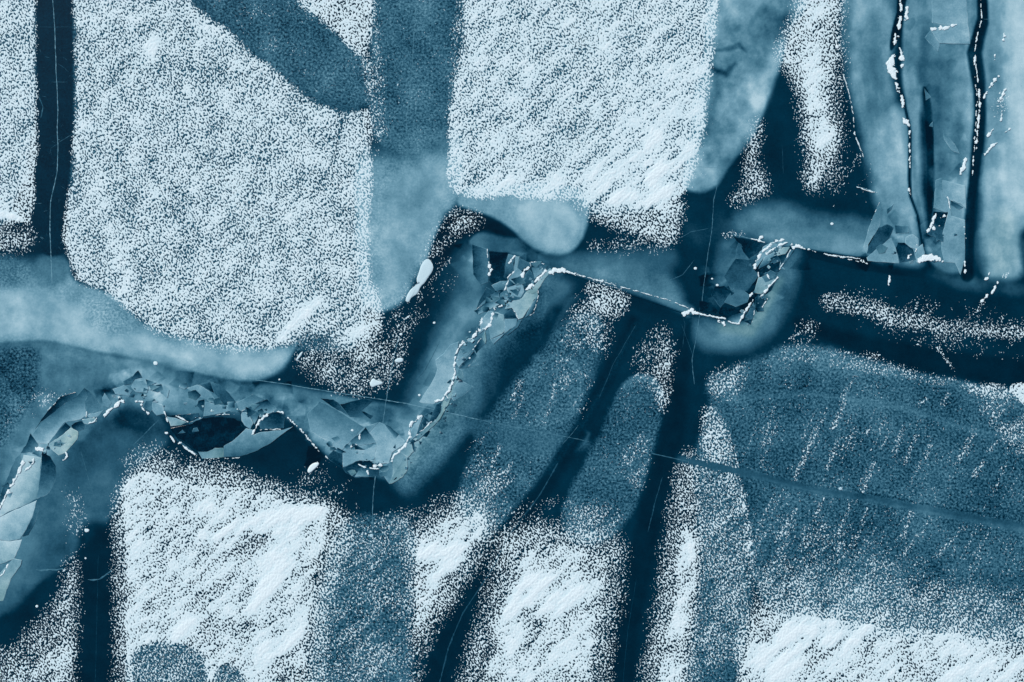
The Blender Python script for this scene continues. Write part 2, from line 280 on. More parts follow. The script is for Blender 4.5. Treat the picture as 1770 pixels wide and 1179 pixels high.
snow(pmask(P('1292,1068 1350,1056 1420,1062 1480,1072 1530,1082 1600,1082 1680,1097 1770,1108 1950,1115 1950,1300 1262,1300 1276,1170 1290,1120'), 18, 5), .81, 12, mod=.08, drift=.10)
snow(pmask(P('1270,1040 1400,1035 1560,1065 1770,1088 1950,1100 1950,1200 1262,1200'), 24, 5), .5, 12)
# bright wind packed drifts
for di, (s, wd, k) in enumerate((('552,515 535,535 500,568 465,600', [14, 10, 12, 8], .7), ('640,560 610,575 580,600', [6, 20, 10], .35), ('1140,300 1130,312', 26, .8), ('1160,325 1120,350 1085,368', [14, 26, 12], .8), ('1095,335 1065,345', 18, .6), ('1135,230 1120,245', 16, .6),
                 ('1055,295 1030,305', 12, .45), ('270,60 262,80', 16, .5), ('1150,115 1125,118', 14, .45), ('1190,260 1160,290', 16, .4), ('1035,184 1020,190', 10, .5),
                 ('560,880 500,900 440,905 360,930', [20, 40, 30, 12], .45), ('500,930 470,1000 430,1060', [40, 40, 20], .45), ('240,865 225,880', 16, .4), ('330,1080 260,1110', 20, .3), ('520,1090 450,1140', 24, .4),
                 ('800,940 760,955 722,960', [8, 22, 12], .7), ('790,965 740,1000', 20, .4), ('950,1000 920,1010 885,1050', [10, 36, 30], .5), ('1000,1015 960,1050 930,1060', [12, 30, 12], .5), ('1190,945 1182,965', 24, .4),
                 ('1500,1090 1460,1110 1400,1095', [20, 30, 20], .5), ('1390,1085 1340,1150', 60, .4), ('1760,1140 1650,1170', 24, .3), ('1640,1120 1600,1150', 16, .3), ('240,110 225,130', 12, .3), ('880,310 850,325', 12, .5), ('800,320 840,330', 10, .3))):
    bright(smask(P(s), wd, 20, 4), k*.8, di+1)
C[:] = np.where(C > .55, np.maximum(C+.0, 0), C)
clear(pmask(P('232,1300 226,1180 228,1120 290,1105 345,1125 358,1150 365,1300'), 12, 4), .62)
clear(pmask(P('378,1300 368,1160 390,1145 430,1165 445,1300'), 12, 4), .6)
clear(smask(P('595,190 585,240 570,290 540,340'), [22, 10, 6, 2], 16, 2), .45)
clear(smask(P('205,-10 170,20'), 1, 1), 0)
# sprays of loose grains (dusting)
for s, soft, c in (('780,352 830,362 840,390 800,410 750,440 735,480 720,470 750,400', 20, .30), ('700,500 760,440 790,470 720,560 680,600 640,600', 60, .17), ('520,590 700,560 700,640 640,690 560,670 500,620', 44, .34), ('560,590 660,590 650,650 600,650', 40, .40),
                   ('1010,485 1050,490 1092,515 1080,535 1060,555 1035,540 1010,520', 24, .50), ('970,560 1000,500 1040,500 1060,580 1050,620 1020,600', 36, .26), ('1125,640 1130,560 1160,560 1165,640 1150,720 1130,690', 26, .38), ('1100,600 1150,540 1170,600 1150,700 1085,650', 40, .2),
                   ('1420,505 1500,518 1600,545 1700,560 1950,570 1950,590 1700,584 1560,570 1480,545 1420,530', 20, .38), ('1430,490 1700,540 1950,550 1950,615 1700,610 1500,580', 60, .13),
                   ('1360,660 1340,590 1400,540 1420,580', 30, .16), ('1220,640 1300,620 1280,690 1230,700', 24, .30), ('1208,700 1240,700 1268,760 1275,800 1240,820 1212,780', 18, .44), ('1205,760 1275,780 1295,880 1305,1000 1290,1080 1260,1150 1200,1150 1215,950', 24, .30),
                   ('1262,760 1278,790 1296,900 1308,1000 1296,1010 1284,900', 12, .44), ('1300,960 1500,990 1770,1030 1950,1040 1950,1120 1770,1100 1500,1080 1290,1070', 70, .34), ('1290,1020 1500,1040 1770,1070 1950,1080 1950,1120 1290,1090', 40, .42), ('1300,880 1600,930 1600,1000 1300,1000', 80, .16),
                   ('1690,680 1770,690 1900,700 1900,800 1770,800 1700,730', 40, .24), ('1742,668 1800,664 1900,670 1900,720 1790,712 1756,690', 10, .98), ('1650,660 1770,672 1770,700 1680,680', 16, .4), ('1370,595 1480,605 1600,640 1700,665 1640,668 1480,640 1370,625', 14, .22),
                   ('700,880 800,850 850,800 900,830 850,900 780,960', 50, .26), ('850,880 960,860 1080,880 1060,930 900,930', 40, .2), ('1060,760 1090,770 1120,740 1130,800 1100,860', 36, .18), ('560,900 620,880 720,890 740,960 740,1179 700,1300 540,1300', 36, .2),
                   ('200,790 280,760 330,800 300,830 230,830', 36, .26), ('470,840 560,800 620,850 620,900 560,880', 60, .18), ('120,820 150,900 130,960 110,900', 40, .2), ('130,700 100,660 20,700 -60,800 0,740', 50, .10), ('1240,400 1290,395 1285,410 1250,415', 12, .3),
                   ('1000,420 1160,400 1170,430 1060,440', 40, .2), ('950,620 1000,560 1020,640 1015,720 1000,730', 30, .14), ('790,800 830,740 850,800 800,880', 30, .14), ('750,880 700,870 690,900 740,930', 40, .16), ('1480,250 1510,300 1480,360 1420,370 1400,340', 50, .05), ('640,0 660,0 665,250 645,300', 20, .25), ('785,0 805,0 790,250 770,240', 20, .3), ('1720,120 1745,120 1740,230 1715,220', 20, .05)):
    snow(pmask(P(s), soft, 5), c, 0, mod=.06, drift=.06)
rs = np.random.RandomState(5)
for s in ('1340,700 1318,770', '1350,720 1330,765', '1408,745 1392,790 1372,830', '1430,705 1410,750 1385,800', '1462,690 1440,740', '1448,760 1430,810', '1478,740 1462,775', '1505,735 1498,750', '1530,720 1520,745', '1560,740 1545,790', '1585,750 1565,800', '1512,800 1490,850', '1690,740 1660,790', '1725,760 1710,780', '1580,870 1560,930', '1470,870 1450,920', '1375,880 1345,930',
          '1425,860 1410,890', '1590,920 1560,960', '1670,910 1620,960', '1500,880 1488,905', '865,770 840,830 820,860', '885,800 860,850', '1105,760 1090,800', '1340,860 1325,880', '1700,800 1685,820', '1610,770 1600,790', '905,680 890,720', '955,690 940,730', '900,660 885,690', '960,660 955,690', '1640,680 1630,700', '1480,650 1455,690', '1600,690 1590,700'):
    snow(smask(P(s), [2, 6] if s.count(' ') == 1 else [2, 6, 3], 15, 2), .43, 0, mod=.03, drift=.03)
for _ in range(170):                              # faint wind streaks over the frosted field
    x, y = rs.uniform(1310, 1790), rs.uniform(700, 1050); l = rs.uniform(12, 95)
    snow(smask([(x, y), (x-l*.45, y+l)], [1, 5], 10), rs.uniform(.10, .27), 0, mod=.03, drift=.02)
for s in ('1588,517 1580,545', '1697,520 1690,540', '1650,640 1620,600', '1745,470 1735,480', '635,940 645,930'):
    snow(smask(P(s), [2, 6], 8), .5, 0)
clear(smask(P('1150,788 1300,820 1400,846 1500,860 1600,880 1790,915'), 12, 8), .9)
clear(smask(P('1300,560 1340,500 1372,436'), 60, 30), .9)
clear(smask(P('30,1000 60,900'), 60, 40), .8)
C = np.clip(C, 0, 1.6); C = np.maximum(C, np.clip(F, 0, 1)*(.035+.03*BL)*(SH == FR))
# grains: holes leaning from upper left to lower right
u, v = rot(60, 4.3, 2.15); wv = WB*.3
g1 = gnoise(u+wv, v, 101); u, v = rot(70, 3.4, 2.0); g2 = gnoise(u, v, 103); g3 = gnoise(X/3.3, Y/3.3, 107)
g4 = gnoise(X/1.55+wv, Y/1.55, 109); sp_ = 1-ss((C-.3)/.3)
NU = uni(g1+.7*g2+.45*g3)*(1-sp_)+uni(g1+.5*g2+.3*g3+.95*g4)*sp_
frost = np.clip(F, 0, 1)
HT = C-NU-.03
Hm = np.where(HT > 0, .002+.012*HT+.009*ss(np.clip(C-.9, 0, .9)/.9), .03*np.maximum(HT, -.25))*(1-.0*frost)


# ------------------------------------------------------------------ materials
def new_mat(name):
    m = bpy.data.materials.new(name); m.use_nodes = True
    return m, m.node_tree, m.node_tree.nodes['Principled BSDF']
def ramp(t, stops, fac):
    r = t.nodes.new('ShaderNodeValToRGB'); e = r.color_ramp.elements
    while len(e) < len(stops): e.new(.5)
    for k, (p, c) in enumerate(stops): e[k].position = p; e[k].color = (*c, 1)
    t.links.new(fac, r.inputs[0]); return r.outputs[0]
def noise(t, scale, det=3, rough=.55, co=None):
    n = t.nodes.new('ShaderNodeTexNoise'); n.inputs['Scale'].default_value = scale
    n.inputs['Detail'].default_value = det; n.inputs['Roughness'].default_value = rough
    if co is not None: t.links.new(co, n.inputs['Vector'])
    return n.outputs['Fac']
def math_(t, op, a, b, c=None):
    n = t.nodes.new('ShaderNodeMath'); n.operation = op
    for i, q in enumerate((a, b, c)):
        if q is None: continue
        if isinstance(q, (int, float)): n.inputs[i].default_value = q
        else: t.links.new(q, n.inputs[i])
    return n.outputs[0]
def mixc(t, fac, a, b, mode='MIX'):
    n = t.nodes.new('ShaderNodeMix'); n.data_type = 'RGBA'; n.blend_type = mode
    for i, q in ((0, fac), (6, a), (7, b)):
        if isinstance(q, (int, float)): n.inputs[i].default_value = q
        elif isinstance(q, tuple): n.inputs[i].default_value = (*q, 1)
        else: t.links.new(q, n.inputs[i])
    return n.outputs[2]
def lin(r, g, b, k=1.0):
    f = lambda c: k*((c/255/12.92) if c <= 10 else ((c/255+.055)/1.055)**2.4)
    return (f(r), f(g), f(b))
KB = 1.0
STOPS = [(0, lin(0, 23, 39)), (.12, lin(0, 47, 68)), (.3, lin(40, 88, 110)), (.5, lin(74, 123, 143)), (.7, lin(112, 158, 176)), (.85, lin(146, 185, 199)), (1, lin(178, 209, 219))]
def ice_material(name, rough, bumpk, sc=1.0, spec=.06, cloud=.10):
    m, t, b = new_mat(name)
    at = t.nodes.new('ShaderNodeAttribute'); at.attribute_name = 'ice'
    sp = t.nodes.new('ShaderNodeSeparateColor'); t.links.new(at.outputs['Color'], sp.inputs[0])
    geo = t.nodes.new('ShaderNodeNewGeometry'); pos = geo.outputs['Position']
    n1 = noise(t, 7.5*sc, 3, .75, pos); n2 = noise(t, 1.1*sc, 5, .6, pos)
    grain = math_(t, 'SUBTRACT', n1, .5); soft = math_(t, 'SUBTRACT', n2, .5)
    l = math_(t, 'MULTIPLY_ADD', math_(t, 'MULTIPLY', grain, sp.outputs[1]), 1.7, sp.outputs[0])
    l = math_(t, 'MULTIPLY_ADD', soft, cloud, l)
    fine = math_(t, 'SUBTRACT', noise(t, 16*sc, 2, .5, pos), .5)
    l = math_(t, 'MULTIPLY_ADD', fine, .05, l)
    col = ramp(t, STOPS, l)
    col = mixc(t, sp.outputs[2], col, (1.38, 1.12, .80), 'MULTIPLY')
    t.links.new(col, b.inputs['Base Color'])
    b.inputs['Roughness'].default_value = rough; b.inputs['Specular IOR Level'].default_value = spec
    bp = t.nodes.new('ShaderNodeBump'); bp.inputs['Strength'].default_value = bumpk; bp.inputs['Distance'].default_value = .03
    t.links.new(math_(t, 'MULTIPLY_ADD', math_(t, 'MULTIPLY', n1, sp.outputs[1]), 1.0, math_(t, 'MULTIPLY', n2, .6)), bp.inputs['Height'])
    t.links.new(bp.outputs[0], b.inputs['Normal']); return m
M_ICE = ice_material('lake_ice', .5, .3, 1, .03)
M_SLAB = ice_material('broken_slab_ice', .2, .6, 1.4, .14, .42)
def snow_material():
    m, t, b = new_mat('snow'); at = t.nodes.new('ShaderNodeAttribute'); at.attribute_name = 'snow'
    geo = t.nodes.new('ShaderNodeNewGeometry')
    f = math_(t, 'MULTIPLY_ADD', math_(t, 'SUBTRACT', noise(t, 2.5, 4, .6, geo.outputs['Position']), .5), .18, at.outputs['Fac'])
    col = ramp(t, [(0, lin(62, 112, 140)), (.07, lin(112, 156, 180)), (.18, lin(160, 196, 213)), (.42, lin(192, 220, 230)), (.75, lin(206, 230, 238)), (1, lin(222, 239, 245))], f)
    t.links.new(col, b.inputs['Base Color']); b.inputs['Roughness'].default_value = .8; b.inputs['Specular IOR Level'].default_value = .1
    bp = t.nodes.new('ShaderNodeBump'); bp.inputs['Strength'].default_value = .15; bp.inputs['Distance'].default_value = .02
    t.links.new(noise(t, 9, 3, .6, geo.outputs['Position']), bp.inputs['Height']); t.links.new(bp.outputs[0], b.inputs['Normal'])
    return m
M_SNOW = snow_material()

# ------------------------------------------------------------------ mesh helpers
def wx(x): return (x-885)*PX
def wy(y): return (589.5-y)*PX
def link(o, parent=None):
    S.collection.objects.link(o)
    if parent: o.parent = parent
    return o
def tag(o, label=None, cat=None, group=None, kind=None):
    if label: o['label'] = label
    if cat: o['category'] = cat
    if group: o['group'] = group
    if kind: o['kind'] = kind
    return o
def grid_mesh(name, cells, co, attr, aname, mat):        # cells: bool (h-1,w-1); co (h,w,3)
    h, w_ = co.shape[:2]; idx = np.arange(h*w_).reshape(h, w_)
    q = np.stack([idx[1:, :-1], idx[1:, 1:], idx[:-1, 1:], idx[:-1, :-1]], -1)[cells]
    used, inv = np.unique(q, return_inverse=True); inv = inv.reshape(-1, 4).astype(np.int32)
    me = bpy.data.meshes.new(name); n = len(used); f = len(inv)
    me.vertices.add(n); me.vertices.foreach_set('co', co.reshape(-1, 3)[used].astype(np.float32).ravel())
    me.loops.add(f*4); me.loops.foreach_set('vertex_index', inv.ravel())
    me.polygons.add(f); me.polygons.foreach_set('loop_start', np.arange(0, f*4, 4, dtype=np.int32))
    me.polygons.foreach_set('use_smooth', np.ones(f, bool))
    a = me.attributes.new(aname, 'FLOAT_COLOR', 'POINT')
    c = np.ones((n, 4), np.float32); c[:, :attr.shape[-1]] = attr.reshape(-1, attr.shape[-1])[used]; a.data.foreach_set('color', c.ravel())
    me.update(calc_edges=True); me.materials.append(mat)
    return link(bpy.data.objects.new(name, me))

# ------------------------------------------------------------------ ice sheets (one continuous surface, cut along the sheets)
st = 2; Xi, Yi = X[::st, ::st], Y[::st, ::st]
co = np.stack([(Xi-885)*PX, (589.5-Yi)*PX, np.zeros_like(Xi)], -1)
at = np.stack([L[::st, ::st], F[::st, ::st], Wm[::st, ::st]], -1)
sh = SH[::st, ::st][:-1, :-1]
o = grid_mesh('lake_ice', sh == 0, co, at, 'ice', M_ICE); tag(o, kind='structure')
# cut regions smaller than the frame join the same plane outwards to the horizon
x0, x1, y0, y1 = co[0, 0, 0], co[0, -1, 0], co[-1, 0, 1], co[0, 0, 1]; R = 3000
me = bpy.data.meshes.new('far_ice')
vv = [(x0, y0, 0), (x1, y0, 0), (x1, y1, 0), (x0, y1, 0), (-R, -R, 0), (R, -R, 0), (R, R, 0), (-R, R, 0)]
me.from_pydata(vv, [], [(4, 5, 1, 0), (5, 6, 2, 1), (6, 7, 3, 2), (7, 4, 0, 3)])
a = me.attributes.new('ice', 'FLOAT_COLOR', 'POINT')
for d in a.data: d.color = (.3, .5, 0, 1)
me.materials.append(M_ICE); tag(link(bpy.data.objects.new('far_lake_ice', me)), kind='structure')
for sid, lab in ((1, 'broad pale milky ice band curving under the large left snow field'), (2, 'pale milky ice tongue between the two large snow fields'),
                 (3, 'small rounded milky ice lobe hanging below the centre snow field'), (4, 'long cloudy blue ice tongue along the right edge of the centre snow field'),
                 (5, 'tall cloudy ice tongue left of the snow filled crack at upper right'), (6, 'cloudy ice strip between the two long dark cracks at upper right'),
                 (7, 'palest milky ice sheet filling the upper right corner')):
    tag(grid_mesh('milky_ice_sheet', sh == sid, co, at, 'ice', M_ICE), lab, 'ice sheet', 'milky frozen overflow sheets')
tag(grid_mesh('frost_cover', sh == FR, co, at, 'ice', M_ICE), 'dull blue grey frost speckling the bare ice lanes and lower right field', 'frost', kind='stuff')

# ------------------------------------------------------------------ snow fields
cs = np.stack([(X-885)*PX, (589.5-Y)*PX, Hm], -1)
thick = np.clip(HT*.6+.06*(C > .6)+np.clip(C-.85, 0, .6)*.7, 0, 1)
thick = np.clip(thick*np.clip(.5+C, 0, 1)+np.where(C > .6, .07*DF+.06*BL, 0)*(HT > 0), 0, 1)
thick = np.where(frost > .5, thick*np.clip(.22+C*1.2, 0, 1), thick)[..., None].astype(np.float32)
mx = np.maximum(np.maximum(HT[:-1, :-1], HT[1:, :-1]), np.maximum(HT[:-1, 1:], HT[1:, 1:])) > 0
pid = PID[:-1, :-1]
SN = {1: 'narrow snow field at the far left edge beside the dark lane', 2: 'largest snow field, left of centre, finely pitted', 3: 'small triangular snow field at the top between two frosted lanes',
      4: 'large pitted snow field at top centre with bright drifts at its lower end', 5: 'ragged hanging strip of snow on dark ice left of the tall ice tongue', 6: 'small sparse snow smear left of the ragged snow strip',
      7: 'sparse snow patch in the lower left corner', 8: 'thick square snow field at lower left below the ridge', 9: 'small wedge shaped snow patch left of the slanting dark lane',
      10: 'bright snow field at bottom centre between the two slanting dark lanes', 11: 'narrow snow strip right of the right slanting dark lane', 12: 'wide bright snow field along the lower right edge'}
for k, lab in SN.items():
    m_ = mx & (pid == k)
    dd = DID[:-1, :-1]; ks = [d for d in np.unique(dd[m_]) if d and (m_ & (dd == d)).sum() > 60]
    fo = tag(grid_mesh('snow_field', m_ & ~np.isin(dd, ks), cs, thick, 'snow', M_SNOW), lab, 'snow field', 'wind packed snow fields')
    for d in ks: grid_mesh('snow_drift', m_ & (dd == d), cs, thick, 'snow', M_SNOW).parent = fo
tag(grid_mesh('snow_dusting', mx & (pid == 0), cs, thick, 'snow', M_SNOW), 'loose white snow grains scattered over the dark ice', 'snow', kind='stuff')

# ------------------------------------------------------------------ broken slabs
rnd = random.Random(4)
slabs = []
def slab_mesh(name, pts, la, lb, ang, wm, order, rise=None, depth=.05):
    n = len(pts); cx = sum(p[0] for p in pts)/n; cy = sum(p[1] for p in pts)/n
    q = []                                       # slightly uneven broken outline
    for i in range(n):
        a_, b_ = pts[i], pts[(i+1) % n]; q.append(a_); d = math.dist(a_, b_); k = int(d/7)
        for j in range(1, k+1):
            t = j/(k+1); s = rnd.gauss(0, .32); q.append((a_[0]+(b_[0]-a_[0])*t-(b_[1]-a_[1])/d*s, a_[1]+(b_[1]-a_[1])*t+(b_[0]-a_[0])/d*s))
    ca, sa = math.cos(math.radians(ang)), math.sin(math.radians(ang))
    pr = [(x-cx)*ca+(y-cy)*sa for x, y in q]; lo, hi = min(pr), max(pr)
    ta = rnd.uniform(0, 6.28); tm = rnd.uniform(.0002, .0007) if rise is None else rise
    base = .008+.0013*order
    inner = [(cx+(x-cx)*(1-min(.5, 1.1/max(2, math.hypot(x-cx, y-cy)))), cy+(y-cy)*(1-min(.5, 1.1/max(2, math.hypot(x-cx, y-cy))))) for x, y in q]
    def z(x, y): return max(.006, base+((x-cx)*math.cos(ta)+(y-cy)*math.sin(ta))*tm)
    vs, ls = [], []
    for x, y in inner: vs.append((wx(x), wy(y), z(x, y))); ls.append(((x-cx)*ca+(y-cy)*sa-lo)/(hi-lo+1e-6))
    for x, y in q: vs.append((wx(x), wy(y), z(x, y)-.006)); ls.append(((x-cx)*ca+(y-cy)*sa-lo)/(hi-lo+1e-6))
    for x, y in q: vs.append((wx(x), wy(y), -depth)); ls.append(((x-cx)*ca+(y-cy)*sa-lo)/(hi-lo+1e-6))
    m_ = len(q); fs = [tuple(reversed(range(m_)))]
    area = sum(q[i][0]*q[(i+1) % m_][1]-q[(i+1) % m_][0]*q[i][1] for i in range(m_))
    for r_ in (0, m_):
        for i in range(m_): j = (i+1) % m_; fs.append((r_+i, r_+j, r_+m_+j, r_+m_+i))
    fs.append(tuple(range(2*m_, 3*m_)))
    me = bpy.data.meshes.new(name); me.from_pydata(vs, [], fs)
    if area < 0: me.flip_normals()
    a = me.attributes.new('ice', 'FLOAT_COLOR', 'POINT')
    for i, d in enumerate(a.data):
        edge = .04+.34*rnd.random()**3 if m_ <= i < 2*m_ else 0      # frosted broken rim, with edge glints put into its tone
        wj = wm*(.15+.6*ls[i]**1.5)*rnd.uniform(.6, 1); x, y = q[i % m_]; yi = int(np.clip((y+MY)/G, 0, H-1)); xi = int(np.clip((x+MX)/G, 0, W-1)); t = ls[i]**2*.45*(abs(la-lb) < .5)
        d.color = (min(1, (la+(lb-la)*ls[i])*(1-t)+float(L[yi, xi])*t+edge), .16, wj, 1)
    me.materials.append(M_SLAB)
    ob = link(bpy.data.objects.new(name, me)); slabs.append((ob, cx, cy, la, lb, wm, abs(area)/2, n, order)); return ob
Z1, Z2, Z3, Z4, Z5, Z6, Z7, Z8, Z9 = (0, 740, 3.686), (20, 620, 5.896), (270, 630, 5.896), (520, 660, 5.896), (700, 540, 5.36), (790, 400, 5.359), (1170, 380, 4.9125), (1440, 300, 5.358), (1440, 0, 3.803)
